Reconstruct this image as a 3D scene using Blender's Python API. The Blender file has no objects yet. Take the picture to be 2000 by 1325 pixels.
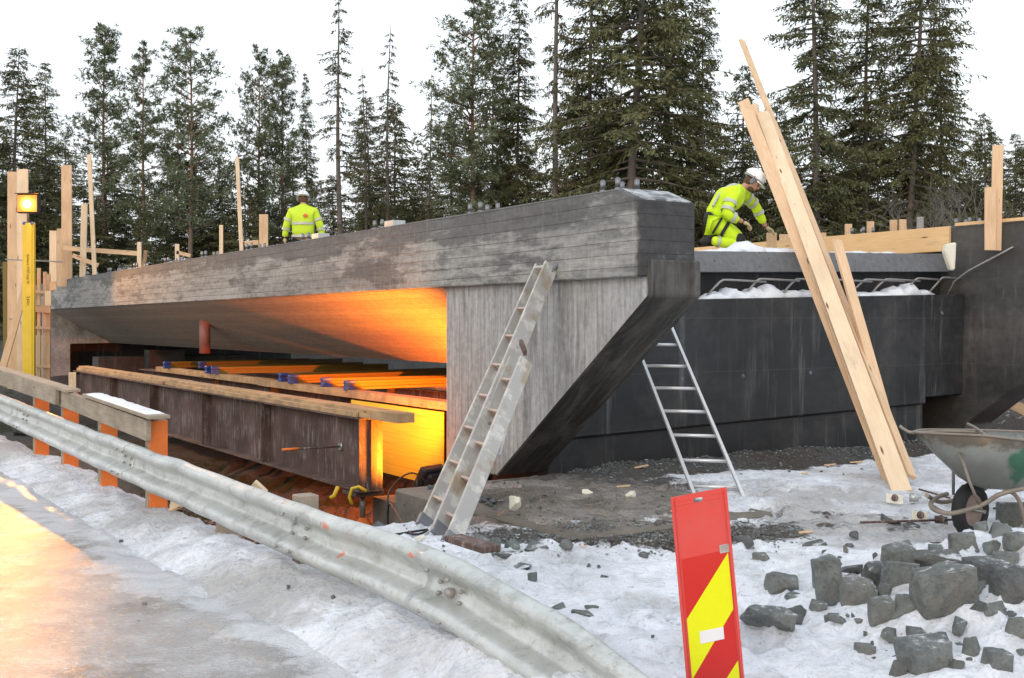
import bpy, bmesh, math, random
import numpy as np
from mathutils import Vector, Matrix, noise as mnoise
R = math.radians
random.seed(7)
rng = np.random.default_rng(7)
scene = bpy.context.scene
col = scene.collection

# ------------------------------------------------------------------ camera (eye at z = 0, ground about -1.6)
F = 2200.0; CX = 1000.0; HY = 622.0          # focal length, centre and horizon in photo pixels (2000 wide)
cam = bpy.data.cameras.new('camera'); camo = bpy.data.objects.new('camera', cam); col.objects.link(camo)
camo.location = (0, 0, 0); camo.rotation_euler = (R(90), 0, 0)
cam.sensor_width = 36; cam.lens = 36 * F / 2000; cam.shift_y = (HY - 662.5) / 2000
cam.clip_start = 0.1; cam.clip_end = 900
scene.camera = camo
# ------------------------------------------------------------------ world: thick white overcast
wd = bpy.data.worlds.new('World'); scene.world = wd; wd.use_nodes = True
nt = wd.node_tree; nt.nodes.clear()
wo = nt.nodes.new('ShaderNodeOutputWorld'); ad = nt.nodes.new('ShaderNodeAddShader')
sky = nt.nodes.new('ShaderNodeTexSky'); sky.sky_type = 'NISHITA'; sky.sun_disc = False
sky.sun_elevation = R(12); sky.sun_rotation = R(200); sky.dust_density = 4; sky.air_density = 1.5
b1 = nt.nodes.new('ShaderNodeBackground'); b1.inputs[1].default_value = 0.05
b2 = nt.nodes.new('ShaderNodeBackground'); b2.inputs[1].default_value = 1.08
tc = nt.nodes.new('ShaderNodeTexCoord'); nz = nt.nodes.new('ShaderNodeTexNoise'); nz.inputs['Scale'].default_value = 1.6
nz.inputs['Detail'].default_value = 5
rp = nt.nodes.new('ShaderNodeValToRGB'); rp.color_ramp.elements[0].position = .3; rp.color_ramp.elements[1].position = .75
rp.color_ramp.elements[0].color = (.88, .94, 1.03, 1); rp.color_ramp.elements[1].color = (.98, 1.02, 1.08, 1)
L = nt.links.new
L(tc.outputs['Generated'], nz.inputs['Vector']); L(nz.outputs['Fac'], rp.inputs[0]); L(rp.outputs[0], b2.inputs[0])
L(sky.outputs[0], b1.inputs[0]); L(b1.outputs[0], ad.inputs[0]); L(b2.outputs[0], ad.inputs[1]); L(ad.outputs[0], wo.inputs[0])
sl = bpy.data.lights.new('sun', 'SUN'); sl.energy = 0.5; sl.angle = R(20); sl.color = (1, .97, .93)
so = bpy.data.objects.new('sun', sl); col.objects.link(so); so.rotation_euler = (R(58), 0, R(-25)); so.location = (0, 0, 30)
scene.view_settings.view_transform = 'Standard'; scene.view_settings.look = 'None'
scene.view_settings.exposure = 0.0; scene.view_settings.gamma = 1.0
try: scene.cycles.max_bounces = 6
except Exception: pass

# ------------------------------------------------------------------ frames of reference
def PX(x, y, Y): return Vector(((x - CX) / F * Y, Y, (HY - y) / F * Y))
ANG = math.atan2(.537, .843)
BU = Vector((-.5373, .8434, 0)); BV = Vector((.8434, .5373, 0)); B0 = Vector((1.08, 9.5, 0))
def W(w, t, z): return B0 + BU * t + BV * w + Vector((0, 0, z - .0042 * t))
def toB(x, y):
    dx = x - B0.x; dy = y - B0.y
    return dx * BV.x + dy * BV.y, dx * BU.x + dy * BU.y        # w, t
G0 = Vector((-1.22, 6.56, 0)); GD = Vector((.565, -.825, 0)); GN = Vector((-.825, -.565, 0))
def RG(s, q, z): return G0 + GD * s + GN * q + Vector((0, 0, z))
def toG(x, y):
    dx = x - G0.x; dy = y - G0.y
    return dx * GD.x + dy * GD.y, dx * GN.x + dy * GN.y          # s, q
def sstep(a, b, x): 
    t = np.clip((x - a) / (b - a), 0, 1); return t * t * (3 - 2 * t)
# value noise, vectorised
_perm = rng.random((256, 256))
def vn(x, y):
    xi = np.floor(x).astype(int); yi = np.floor(y).astype(int); fx = x - xi; fy = y - yi
    fx = fx * fx * (3 - 2 * fx); fy = fy * fy * (3 - 2 * fy)
    a = _perm[xi % 256, yi % 256]; b = _perm[(xi + 1) % 256, yi % 256]; c = _perm[xi % 256, (yi + 1) % 256]; d = _perm[(xi + 1) % 256, (yi + 1) % 256]
    return (a * (1 - fx) + b * fx) * (1 - fy) + (c * (1 - fx) + d * fx) * fy
def fbm(x, y, o=4, g=.5):
    s = 0; a = 1; n = 0
    for i in range(o):
        s = s + a * vn(x * 2 ** i + 17.3 * i, y * 2 ** i - 9.1 * i); n += a; a *= g
    return s / n - .5

# ------------------------------------------------------------------ terrain height
def zones(x, y):
    w, t = toB(x, y); s, q = toG(x, y)
    pit = sstep(1.75, 2.6, t) * sstep(-.18, -1.0, q) * (1 - sstep(10.5, 12.5, w)) * (1 - sstep(23.5, 26, t))
    pit = np.maximum(pit, sstep(.35, 1.1, t) * sstep(-.18, -.7, q) * sstep(-1.05, -1.35, w) * (1 - sstep(23.5, 26, t)))
    return w, t, s, q, pit
def height(x, y, detail=True):
    x = np.asarray(x, float); y = np.asarray(y, float)
    w, t, s, q, pit = zones(x, y)
    h = -1.6 + 0 * x
    # bank beside the road, under the guard rail
    bank = sstep(-.40, -.02, q) * (1 - sstep(.06, .55, q))
    h = h + (.07 + .10 * sstep(-3.5, -.3, s) + .07 * sstep(1.6, 2.4, s)) * bank
    h = h + .04 * sstep(.8, 2, q)
    # snow and rock mound at the right
    h = h + .34 * sstep(1.3, 3.2, x) * (1 - sstep(6.6, 7.9, y)) + .16 * sstep(3.6, 4.6, x) * (1 - sstep(7.6, 8.6, y))
    # gravel heaped against the abutment wall
    heap = sstep(1.25, 2.2, t) * (1 - sstep(2.6, 3, t)) * sstep(.6, 1.3, w) * (1 - sstep(6.6, 7.4, w))
    h = h + heap * (.10 + .30 * np.clip(fbm(w * 1.3, t * .4 + 3, 3) + .15, 0, 1))
    slab = sstep(-1.32, -1.12, w) * (1 - sstep(2.0, 2.4, t)) * sstep(-1.5, -.5, t) * (1 - sstep(1.5, 3, w))
    h = h + .06 * slab - 1.15 * pit
    # land beyond the bridge
    far = sstep(24, 34, y + .35 * x) * (1 - pit); far = np.maximum(far * sstep(8.5, 16, w + sstep(26, 32, t) * 12), sstep(50, 60, y))
    h = h + far * (1.5 + .02 * np.clip(y - 30, 0, 60))
    h = h - .10 * np.exp(-((x - 3.4) ** 2 + (y - 8.3) ** 2) / .12)
    if detail:
        road = sstep(.4, .8, q)
        h = h + (1 - .8 * road) * (fbm(x * .9, y * .9, 3) * .10 + fbm(x * 4, y * 4, 3) * .045)
        h = h + bank * (1 - .3 * road) * (fbm(x * 3, y * 3, 4, .65) * .13 + np.abs(fbm(x * 11, y * 11, 3)) * .06)
        foot = np.clip(fbm(x * 6 + 40, y * 6, 2) - .12, 0, 1)
        h = h - foot * .16 * (1 - road) * (1 - pit)
        h = h + (1 - road) * (1 - pit) * fbm(x * 11 + 3, y * 11, 3, .6) * .03
        h = h + pit * (np.abs(fbm(x * 2.2, y * 2.2, 4, .7)) * .4)
        mound = sstep(1.5, 3.0, x) * (1 - sstep(6.6, 7.9, y))
        h = h + mound * fbm(x * 2.6, y * 2.6, 4, .6) * .30
    return h
def hz(x, y): return float(height(np.array([x]), np.array([y]))[0])
def on_ground(px, py):
    """where the sight line through photo point meets the terrain"""
    lo = 2.5
    k = (HY - py) / F; kx = (px - CX) / F
    Y = lo
    while Y < 60:
        if k * Y < hz(kx * Y, Y): break
        Y += .05
    return Vector((kx * Y, Y, hz(kx * Y, Y)))

# ------------------------------------------------------------------ node helper
class NM:
    def __init__(s, name, rough=.8, metal=0.0, spec=.5):
        s.m = bpy.data.materials.new(name); s.m.use_nodes = True; s.t = s.m.node_tree
        s.b = s.t.nodes['Principled BSDF']; s.b.inputs['Roughness'].default_value = rough
        s.b.inputs['Metallic'].default_value = metal; s.b.inputs['Specular IOR Level'].default_value = spec
        s.c = s.t.nodes.new('ShaderNodeTexCoord')
    def lk(s, a, b):
        if isinstance(a, (int, float)): b.default_value = (a, a, a, 1) if b.type == 'RGBA' else a
        elif isinstance(a, tuple): b.default_value = a if len(a) == 4 or b.type == 'VECTOR' else a + (1,)
        else: s.t.links.new(a, b)
    def obj(s): return s.c.outputs['Object']
    def map(s, scale=(1, 1, 1), loc=(0, 0, 0), src=None):
        n = s.t.nodes.new('ShaderNodeMapping'); s.lk(src or s.obj(), n.inputs[0]); n.inputs['Scale'].default_value = scale; n.inputs['Location'].default_value = loc; return n.outputs[0]
    def noise(s, scale, detail=4, rough=.55, vec=None, dist=0):
        n = s.t.nodes.new('ShaderNodeTexNoise'); s.lk(vec if vec is not None else s.obj(), n.inputs['Vector']); n.inputs['Scale'].default_value = scale
        n.inputs['Detail'].default_value = detail; n.inputs['Roughness'].default_value = rough; n.inputs['Distortion'].default_value = dist; return n.outputs['Fac']
    def voro(s, scale, vec=None, out='Distance', rnd=1):
        n = s.t.nodes.new('ShaderNodeTexVoronoi'); s.lk(vec if vec is not None else s.obj(), n.inputs['Vector']); n.inputs['Scale'].default_value = scale; return n.outputs[out]
    def ramp(s, f, *st):
        n = s.t.nodes.new('ShaderNodeValToRGB'); e = n.color_ramp.elements
        while len(e) < len(st): e.new(.5)
        for i, (p, c) in enumerate(st):
            e[i].position = p; e[i].color = (c, c, c, 1) if isinstance(c, (int, float)) else tuple(c) + (1,)
        s.lk(f, n.inputs[0]); return n.outputs[0]
    def mix(s, f, a, b, mode='MIX'):
        n = s.t.nodes.new('ShaderNodeMix'); n.data_type = 'RGBA'; n.blend_type = mode; s.lk(f, n.inputs[0]); s.lk(a, n.inputs[6]); s.lk(b, n.inputs[7]); return n.outputs[2]
    def math(s, op, a, b=0.0, c=None):
        n = s.t.nodes.new('ShaderNodeMath'); n.operation = op; s.lk(a, n.inputs[0]); s.lk(b, n.inputs[1])
        if c is not None: s.lk(c, n.inputs[2])
        return n.outputs[0]
    def sep(s, v=None):
        n = s.t.nodes.new('ShaderNodeSeparateXYZ'); s.lk(v or s.obj(), n.inputs[0]); return n.outputs
    def white(s, v):
        n = s.t.nodes.new('ShaderNodeTexWhiteNoise'); n.noise_dimensions = '1D'; s.lk(v, n.inputs['W']); return n.outputs['Value']
    def rnd(s):
        n = s.t.nodes.new('ShaderNodeObjectInfo'); return n.outputs['Random']
    def attr(s, name):
        n = s.t.nodes.new('ShaderNodeAttribute'); n.attribute_name = name; return n
    def bump(s, h, strength=.3, dist=.02):
        n = s.t.nodes.new('ShaderNodeBump'); n.inputs['Strength'].default_value = strength; n.inputs['Distance'].default_value = dist
        s.lk(h, n.inputs['Height']); s.t.links.new(n.outputs[0], s.b.inputs['Normal'])
    def base(s, c): s.lk(c, s.b.inputs['Base Color'])
    def rough(s, r): s.lk(r, s.b.inputs['Roughness'])
M = {}
def flat(name, c, rough=.6, metal=0.0, var=.25, scale=8, bump=.1):
    n = NM(name, rough, metal); f = n.noise(scale, 5)
    n.base(n.mix(f, tuple(k * (1 - var) for k in c), tuple(min(k * (1 + var), 1) for k in c)))
    if bump: n.bump(n.noise(scale * 6, 3), bump, .01)
    M[name] = n.m; return n
def wood(name, c1, c2, dirt=0.0, knots=True):
    n = NM(name, .75, spec=.25); r = n.rnd()
    off = n.t.nodes.new('ShaderNodeVectorMath'); off.operation = 'MULTIPLY_ADD'; n.lk(n.obj(), off.inputs[0]); off.inputs[1].default_value = (1, 1, 1)
    cb = n.t.nodes.new('ShaderNodeCombineXYZ'); n.lk(n.math('MULTIPLY', r, 31.0), cb.inputs[0]); n.lk(n.math('MULTIPLY', r, 7.0), cb.inputs[1]); n.lk(cb.outputs[0], off.inputs[2])
    v = off.outputs[0]
    g = n.noise(10, 6, .6, n.map((.35, 9, 9), src=v), .6)
    c = n.mix(n.ramp(g, (.3, 0.0), (.7, 1.0)), c1, c2)
    c = n.mix(n.math('MULTIPLY', n.ramp(n.noise(2.0, 3, .5, n.map((.8, 2, 2), src=v)), (.35, 0.0), (.7, 1.0)), .45), c, tuple(k * .62 for k in c1))
    c = n.mix(n.math('MULTIPLY', r, .35), c, tuple(min(k * 1.1, 1) for k in (c2[0], c2[1] * .92, c2[2] * .85)))
    if knots:
        k = n.voro(2.6, n.map((.6, 3.2, 3.2), src=v)); c = n.mix(n.ramp(k, (.06, 1.0), (.13, 0.0)), c, (.20, .09, .035)); c = n.mix(n.ramp(n.noise(3, 6, .7, n.map((.5, 3, 3), (2, 4, 1), src=v)), (.58, 0.0), (.70, .35)), c, (.30, .24, .17)); c = n.mix(n.ramp(n.voro(7, n.map((.8, 4, 4), (3, 3, 3), src=v)), (.03, .8), (.06, 0.0)), c, (.12, .07, .04))
    if dirt:
        c = n.mix(n.math('MULTIPLY', n.ramp(n.noise(3.5, 6, .65, v), (.42, 0.0), (.62, 1.0)), dirt), c, (.10, .085, .07))
    n.base(c); n.bump(g, .25, .004); M[name] = n.m
wood('new_wood', (.60, .38, .22), (.80, .60, .40))
wood('pale_wood', (.68, .50, .33), (.86, .71, .51))
wood('grey_wood', (.30, .25, .19), (.46, .40, .32), .35)
wood('dirty_wood', (.42, .26, .13), (.62, .44, .26), .45)
wood('orange_board', (.68, .43, .21), (.84, .62, .36))
# concrete, board marked.  local axes: x = across, y = along the bridge, z = up
def concrete(name, base, light, kind):
    n = NM(name, .8, spec=.35); x, y, z = n.sep()
    wet = .0
    big = n.noise(.9, 5, .6, n.map((1, .5, 1.6)))
    fine = n.noise(14, 6, .65)
    if kind == 'beam':
        zz = n.math('ADD', z, n.math('MULTIPLY', y, .0042))
        zz = n.math('ADD', zz, n.math('MULTIPLY', n.noise(.35, 2), .03))
        row = n.math('FLOOR', n.math('DIVIDE', zz, .112)); fr = n.math('FRACT', n.math('DIVIDE', zz, .112))
        seg = n.math('FLOOR', n.math('ADD', n.math('DIVIDE', y, 3.4), n.math('MULTIPLY', n.white(row), 3.0)))
        tone = n.white(n.math('ADD', row, n.math('MULTIPLY', seg, 13.7)))
        grain = n.noise(5, 6, .7, n.map((1, .22, 7)))
        c = n.mix(n.ramp(big, (.3, 0.0), (.7, 1.0)), base, light)
        c = n.mix(n.math('MULTIPLY', tone, .38), c, tuple(k * .6 for k in base))
        bl = n.noise(1.7, 9, .78, n.map((1, .8, 2.4), (9, 4, 2))); c = n.mix(n.ramp(bl, (.46, 0.0), (.60, .75)), c, (.40, .405, .39)); c = n.mix(n.ramp(n.noise(2.6, 6, .7, n.map((1, .6, 3), (1, 8, 5))), (.52, 0.0), (.62, .6)), c, (.11, .115, .115))
        c = n.mix(n.math('MULTIPLY', n.ramp(grain, (.35, 1.0), (.62, 0.0)), .32), c, tuple(k * .45 for k in base))
        joint = n.ramp(fr, (.0, 1.0), (.07, 0.0)); jn = n.math('MULTIPLY', joint, n.ramp(n.noise(3, 3, .5, n.map((1, .6, 1))), (.35, .25), (.6, 1.0)))
        c = n.mix(n.math('MULTIPLY', jn, .8), c, (.05, .05, .047))
        # damp stains: along the top edge, in patches, and over the whole end
        st = n.math('ADD', n.noise(1.1, 9, .72, n.map((1, .45, 2.2), (3, 1, 0))), n.math('MULTIPLY', n.ramp(n.math('SUBTRACT', zz, .55), (.25, 0.0), (.62, .22)), 1.0))
        c = n.mix(n.math('MULTIPLY', n.ramp(st, (.53, 0.0), (.60, 1.0)), .72), c, (.085, .088, .092))
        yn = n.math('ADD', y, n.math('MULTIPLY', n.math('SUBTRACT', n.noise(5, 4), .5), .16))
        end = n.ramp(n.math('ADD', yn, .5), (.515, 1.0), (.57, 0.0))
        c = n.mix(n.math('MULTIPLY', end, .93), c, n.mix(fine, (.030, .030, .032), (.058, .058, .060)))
        drip = n.noise(1, 4, .6, n.map((1, 16, 1.0)))
        c = n.mix(n.math('MULTIPLY', n.ramp(drip, (.60, 0.0), (.72, 1.0)), .3), c, (.42, .42, .40))
        pits = n.voro(26, n.map((1, 1, 1.4))); c = n.mix(n.ramp(pits, (.05, .6), (.10, 0.0)), c, (.06, .06, .06))
        h = n.math('SUBTRACT', n.math('ADD', n.math('MULTIPLY', tone, .25), n.math('MULTIPLY', grain, .5)), n.math('MULTIPLY', joint, .8))
        n.bump(h, .55, .012)
    elif kind == 'wing':
        v = n.map((1, 9, .55)); s1 = n.noise(2.6, 7, .72, v); s2 = n.noise(1.6, 5, .6, n.map((1, 3.2, .9), (4, 2, 0)))
        c = n.mix(n.ramp(s1, (.32, 0.0), (.66, 1.0)), base, light)
        c = n.mix(n.math('MULTIPLY', n.ramp(s2, (.52, 0.0), (.66, 1.0)), .6), c, (.14, .142, .142))
        s3 = n.noise(1.0, 5, .75, n.map((1, 30, 1.1)))
        c = n.mix(n.math('MULTIPLY', n.ramp(s3, (.58, 0.0), (.68, 1.0)), .7), c, (.50, .51, .51))
        fr = n.math('FRACT', n.math('DIVIDE', y, .1)); c = n.mix(n.math('MULTIPLY', n.ramp(fr, (.0, 1.0), (.07, 0.0)), .35), c, (.1, .1, .1))
        lowd = n.ramp(n.math('ADD', z, n.math('MULTIPLY', n.noise(3, 4), .5)), (0.0, 0.0), (1.0, 0.0))
        holes = n.voro(1.15, n.map((0, 1, .8), (0, .3, .2))); c = n.mix(n.ramp(holes, (.014, 1.0), (.02, 0.0)), c, (.01, .01, .01))
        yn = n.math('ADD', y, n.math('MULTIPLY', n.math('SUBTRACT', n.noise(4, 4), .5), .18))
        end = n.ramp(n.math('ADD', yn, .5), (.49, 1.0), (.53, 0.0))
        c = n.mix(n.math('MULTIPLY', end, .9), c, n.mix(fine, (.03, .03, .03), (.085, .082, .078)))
        n.bump(n.math('ADD', s1, n.math('MULTIPLY', fine, .4)), .4, .01)
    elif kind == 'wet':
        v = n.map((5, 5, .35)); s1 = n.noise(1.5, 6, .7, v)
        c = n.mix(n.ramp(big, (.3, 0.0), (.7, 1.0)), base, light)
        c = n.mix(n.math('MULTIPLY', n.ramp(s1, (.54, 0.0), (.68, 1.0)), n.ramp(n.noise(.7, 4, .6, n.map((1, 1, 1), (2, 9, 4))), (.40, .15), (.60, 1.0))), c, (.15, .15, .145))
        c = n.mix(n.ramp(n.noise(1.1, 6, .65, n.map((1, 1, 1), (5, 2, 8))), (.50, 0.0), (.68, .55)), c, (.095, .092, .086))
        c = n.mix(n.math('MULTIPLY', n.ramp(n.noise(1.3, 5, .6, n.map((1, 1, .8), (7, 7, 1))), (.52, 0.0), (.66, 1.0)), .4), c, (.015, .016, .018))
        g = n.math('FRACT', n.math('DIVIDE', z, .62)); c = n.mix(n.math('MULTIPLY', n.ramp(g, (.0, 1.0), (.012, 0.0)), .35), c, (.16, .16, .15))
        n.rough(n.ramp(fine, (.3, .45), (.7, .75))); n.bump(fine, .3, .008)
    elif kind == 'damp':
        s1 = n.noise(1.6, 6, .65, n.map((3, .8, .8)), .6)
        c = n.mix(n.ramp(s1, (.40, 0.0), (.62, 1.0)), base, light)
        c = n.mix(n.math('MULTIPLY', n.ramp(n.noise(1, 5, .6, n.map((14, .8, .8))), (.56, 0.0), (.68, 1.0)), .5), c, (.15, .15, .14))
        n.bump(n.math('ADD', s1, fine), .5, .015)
    elif kind == 'soffit':
        zz = n.math('DIVIDE', x, .105); row = n.math('FLOOR', zz); fr = n.math('FRACT', zz)
        grain = n.noise(5, 6, .7, n.map((8, .3, 8)))
        c = n.mix(n.math('MULTIPLY', n.white(row), .5), light, base)
        c = n.mix(n.math('MULTIPLY', n.ramp(grain, (.35, 1.0), (.6, 0.0)), .3), c, tuple(k * .5 for k in base))
        c = n.mix(n.math('MULTIPLY', n.ramp(fr, (.0, 1.0), (.05, 0.0)), .35), c, (.08, .08, .075))
        n.bump(n.math('SUBTRACT', grain, n.ramp(fr, (.0, 1.0), (.06, 0.0))), .4, .008)
    elif kind == 'plain':
        c = n.mix(n.ramp(big, (.3, 0.0), (.7, 1.0)), base, light)
        c = n.mix(n.math('MULTIPLY', n.ramp(n.voro(9), (.09, 1.0), (.14, 0.0)), .7), c, (.03, .03, .03)); n.bump(fine, .3, .008)
    c = n.mix(1.0, c, n.ramp(fine, (.3, .80), (.7, 1.18)), 'MULTIPLY')
    n.base(c); M[name] = n.m
concrete('concrete_beam', (.22, .225, .22), (.43, .435, .42), 'beam')
concrete('concrete_wing', (.21, .215, .215), (.46, .47, .475), 'wing')
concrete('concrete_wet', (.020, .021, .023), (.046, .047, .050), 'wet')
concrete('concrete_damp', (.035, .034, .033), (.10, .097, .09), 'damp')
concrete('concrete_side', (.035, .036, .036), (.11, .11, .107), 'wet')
concrete('concrete_soffit', (.26, .24, .215), (.38, .35, .31), 'soffit')
concrete('concrete_nose', (.13, .135, .145), (.17, .175, .185), 'plain')
concrete('concrete_slab', (.13, .115, .095), (.22, .20, .17), 'plain')
# metals, paints, cloth
flat('galvanised', (.50, .51, .50), .38, .75, .18, 12)
flat('aluminium', (.66, .67, .68), .4, .6, .12, 10)
flat('steel_bolt', (.24, .25, .26), .45, .7, .2, 30)
flat('rebar_steel', (.34, .33, .325), .55, .5, .3, 30)
n = flat('old_ladder', (.44, .42, .38), .6, .25, .15, 4)
c = n.mix(n.ramp(n.noise(7, 6, .65), (.5, 0.0), (.6, 1.0)), (.43, .42, .40), (.60, .59, .55))
c = n.mix(n.math('MULTIPLY', n.ramp(n.noise(4, 5, .6, n.map((1, 1, 1), (5, 1, 2))), (.56, 0.0), (.66, 1.0)), .7), c, (.34, .26, .16)); n.base(c)
flat('ladder_tread', (.52, .40, .34), .6, .2, .2, 6)
n = NM('rust_steel', .75, .15)
c = n.mix(n.ramp(n.noise(1.7, 6, .65), (.35, 0.0), (.65, 1.0)), (.055, .032, .026), (.14, .088, .075))
st = n.noise(1.0, 7, .8, n.map((22, 22, 2.2))); z_ = n.sep()[2]
band = n.ramp(n.noise(1.6, 4, .55, n.map((1, 1, 2.4), (2, 5, .3))), (.40, 0.0), (.60, 1.0))
c = n.mix(n.math('MULTIPLY', n.math('MULTIPLY', n.ramp(st, (.50, 0.0), (.66, 1.0)), band), .9), c, (.44, .39, .37))
c = n.mix(n.math('MULTIPLY', n.ramp(n.noise(40, 3), (.5, 0.0), (.7, 1.0)), .3), c, (.20, .12, .08))
n.base(c); n.bump(n.noise(30, 4), .25, .006); M['rust_steel'] = n.m
flat('yellow_paint', (.72, .50, .03), .45, 0, .15, 6)
n = flat('yellow_sheet', (.78, .66, .06), .6, 0, .1, 3); zz_ = n.sep()[2]; fr2 = n.math('FRACT', n.math('MULTIPLY', zz_, 7.5))
c = n.mix(n.noise(5, 5, .6, n.map((.3, .3, 6))), (.55, .40, .03), (.82, .70, .08)); c = n.mix(n.ramp(fr2, (.0, .7), (.05, 0.0)), c, (.2, .12, .01)); n.base(c)
flat('yellow_ply', (.17, .12, .02), .5, 0, .15, 5)
flat('blue_plastic', (.03, .07, .30), .4, 0, .2, 20)
flat('orange_paint', (.80, .19, .035), .7, 0, .3, 9)
flat('black_plastic', (.018, .017, .019), .45, 0, .3, 20)
flat('text_ink', (.04, .035, .01), .7, 0, .1, 20, 0)
flat('red_plastic', (.72, .055, .045), .38, 0, .06, 5, .05)
n = flat('red_plastic', (.72, .055, .045), .38, 0, .06, 5, .05)
c = n.mix(n.ramp(n.noise(3, 6, .7), (.4, 0.0), (.7, .5)), (.70, .06, .05), (.62, .13, .12)); c = n.mix(n.ramp(n.noise(9, 6, .75), (.60, 0.0), (.72, .6)), c, (.22, .10, .09)); n.base(c)
flat('red_film', (.60, .02, .015), .3, 0, .06, 60, .03)
flat('yellow_film', (.80, .82, .0), .3, 0, .05, 60, .03)
flat('grey_sticker', (.45, .44, .42), .6, 0, .3, 80, 0)
flat('pink_pvc', (.26, .12, .11), .5, 0, .12, 5)
flat('foam_white', (.75, .72, .60), .85, 0, .12, 25, .5)
flat('rubber', (.02, .02, .022), .75, 0, .3, 25, .4)
flat('rim_metal', (.30, .22, .18), .6, .4, .5, 14)
flat('barrow_tube', (.27, .23, .19), .65, .4, .35, 12)
n = NM('barrow_tub', .45, .45)
c = n.mix(n.ramp(n.noise(3, 5, .6), (.3, 0.0), (.7, 1.0)), (.20, .21, .195), (.31, .32, .295))
z_ = n.sep()[2]
dirt = n.math('ADD', n.noise(5, 6, .65), n.math('MULTIPLY', n.ramp(n.math('ADD', z_, .15), (.80, 0.0), (.93, 1.0)), .22))
c = n.mix(n.ramp(dirt, (.56, 0.0), (.68, 1.0)), c, (.14, .12, .095))
xx = n.sep()[0]
gr = n.math('ADD', n.math('MULTIPLY', n.math('ABSOLUTE', n.math('SUBTRACT', xx, .15)), 1.9), n.math('MULTIPLY', n.math('SUBTRACT', n.noise(9, 3), .5), .3))
gr = n.math('ADD', gr, n.math('MULTIPLY', n.math('ABSOLUTE', n.math('SUBTRACT', z_, .60)), 1.6))
c = n.mix(n.ramp(gr, (.22, .85), (.32, 0.0)), c, (.03, .16, .085))
n.base(c); n.bump(n.noise(12, 4), .2, .01); M['barrow_tub'] = n.m
flat('hi_vis', (.62, .88, .02), .8, 0, .12, 7, .5)
flat('hi_vis_dull', (.58, .78, .04), .8, 0, .16, 7, .5)
flat('reflective_tape', (.50, .52, .46), .45, .2, .1, 20)
flat('trouser_dark', (.02, .021, .027), .85, 0, .3, 15)
flat('skin', (.50, .27, .19), .6, 0, .12, 12)
flat('hair_brown', (.10, .055, .03), .85, 0, .3, 40)
flat('helmet_white', (.80, .80, .80), .3, 0, .05, 6, 0)
flat('ear_muff', (.17, .18, .20), .5, 0, .1, 10)
flat('glove_leather', (.52, .43, .27), .85, 0, .25, 18)
flat('logo_red', (.75, .16, .04), .8, 0, .2, 20)
n = NM('snow', .6, spec=.35); v = n.noise(6, 6, .6)
n.base(n.mix(n.ramp(n.noise(2.5, 6, .65), (.3, 0.0), (.7, 1.0)), (.66, .69, .74), (.84, .86, .90))); n.bump(v, .6, .03); n.b.inputs['Subsurface Weight'].default_value = 0; M['snow'] = n.m
n = NM('frost', .6); n.base(n.mix(n.ramp(n.noise(7, 6, .7), (.42, 0.0), (.60, 1.0)), (.10, .105, .11), (.50, .53, .55))); M['frost'] = n.m
def rockmat(name, a, b):
    n = NM(name, .8, spec=.3)
    g = n.t.nodes.new('ShaderNodeNewGeometry')
    c = n.mix(n.ramp(n.noise(7, 8, .75), (.36, 0.0), (.64, 1.0)), a, b)
    c = n.mix(n.ramp(n.noise(30, 4, .7), (.56, 0.0), (.66, .5)), c, (.03, .033, .034)); c = n.mix(n.ramp(n.noise(2.2, 5, .6), (.56, 0.0), (.66, .45)), c, (.17, .13, .095))
    c = n.mix(n.math('MULTIPLY', n.ramp(n.noise(11, 5, .7, n.map((1, 1, 3))), (.58, 0.0), (.68, 1.0)), .5), c, (.30, .32, .31))
    c = n.mix(n.math('MULTIPLY', n.rnd(), .5), c, n.mix(n.rnd(), (.06, .06, .06), (.24, .23, .20)))
    nz_ = n.t.nodes.new('ShaderNodeSeparateXYZ'); n.lk(g.outputs['Normal'], nz_.inputs[0])
    sn_ = n.math('MULTIPLY', n.ramp(nz_.outputs[2], (.78, 0.0), (.95, 1.0)), n.ramp(n.noise(6, 7, .75), (.50, 0.0), (.58, 1.0))); c = n.mix(sn_, c, (.76, .78, .82))
    n.base(c); n.bump(n.noise(14, 8, .75), 1.0, .035); M[name] = n.m
rockmat('rock_green_grey', (.12, .138, .136), (.31, .335, .325))
rockmat('rock_dark', (.075, .085, .088), (.21, .228, .23))
# foliage / bark
def needles(name, a, b, brown=.0):
    n = NM(name, .75, spec=.2); at = n.attr('tint')
    c = n.mix(at.outputs['Fac'], a, b); c = n.mix(n.math('MULTIPLY', n.rnd(), .45), c, (a[0] * 1.5, a[1] * 1.15, a[2] * .8))
    if brown: c = n.mix(brown, c, (.16, .10, .05))
    n.base(c); M[name] = n.m
needles('spruce_needles', (.052, .062, .028), (.195, .205, .10))
needles('pine_needles', (.070, .094, .050), (.23, .265, .165))
needles('sparse_needles', (.055, .065, .035), (.19, .185, .10), .15)
needles('dry_reed', (.16, .09, .04), (.32, .21, .10))
flat('spruce_bark', (.14, .12, .105), .9, 0, .4, 5, .6)
n = flat('pine_bark', (.22, .15, .12), .9, 0, .4, 5, .6)
n.base(n.mix(n.ramp(n.math('ADD', n.math('MULTIPLY', n.sep()[2], .08), n.math('MULTIPLY', n.noise(4), .25)), (.25, 0.0), (.75, 1.0)), (.14, .115, .10), (.24, .14, .095)))
flat('birch_twig', (.15, .14, .125), .9, 0, .3, 5, .3)
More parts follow.
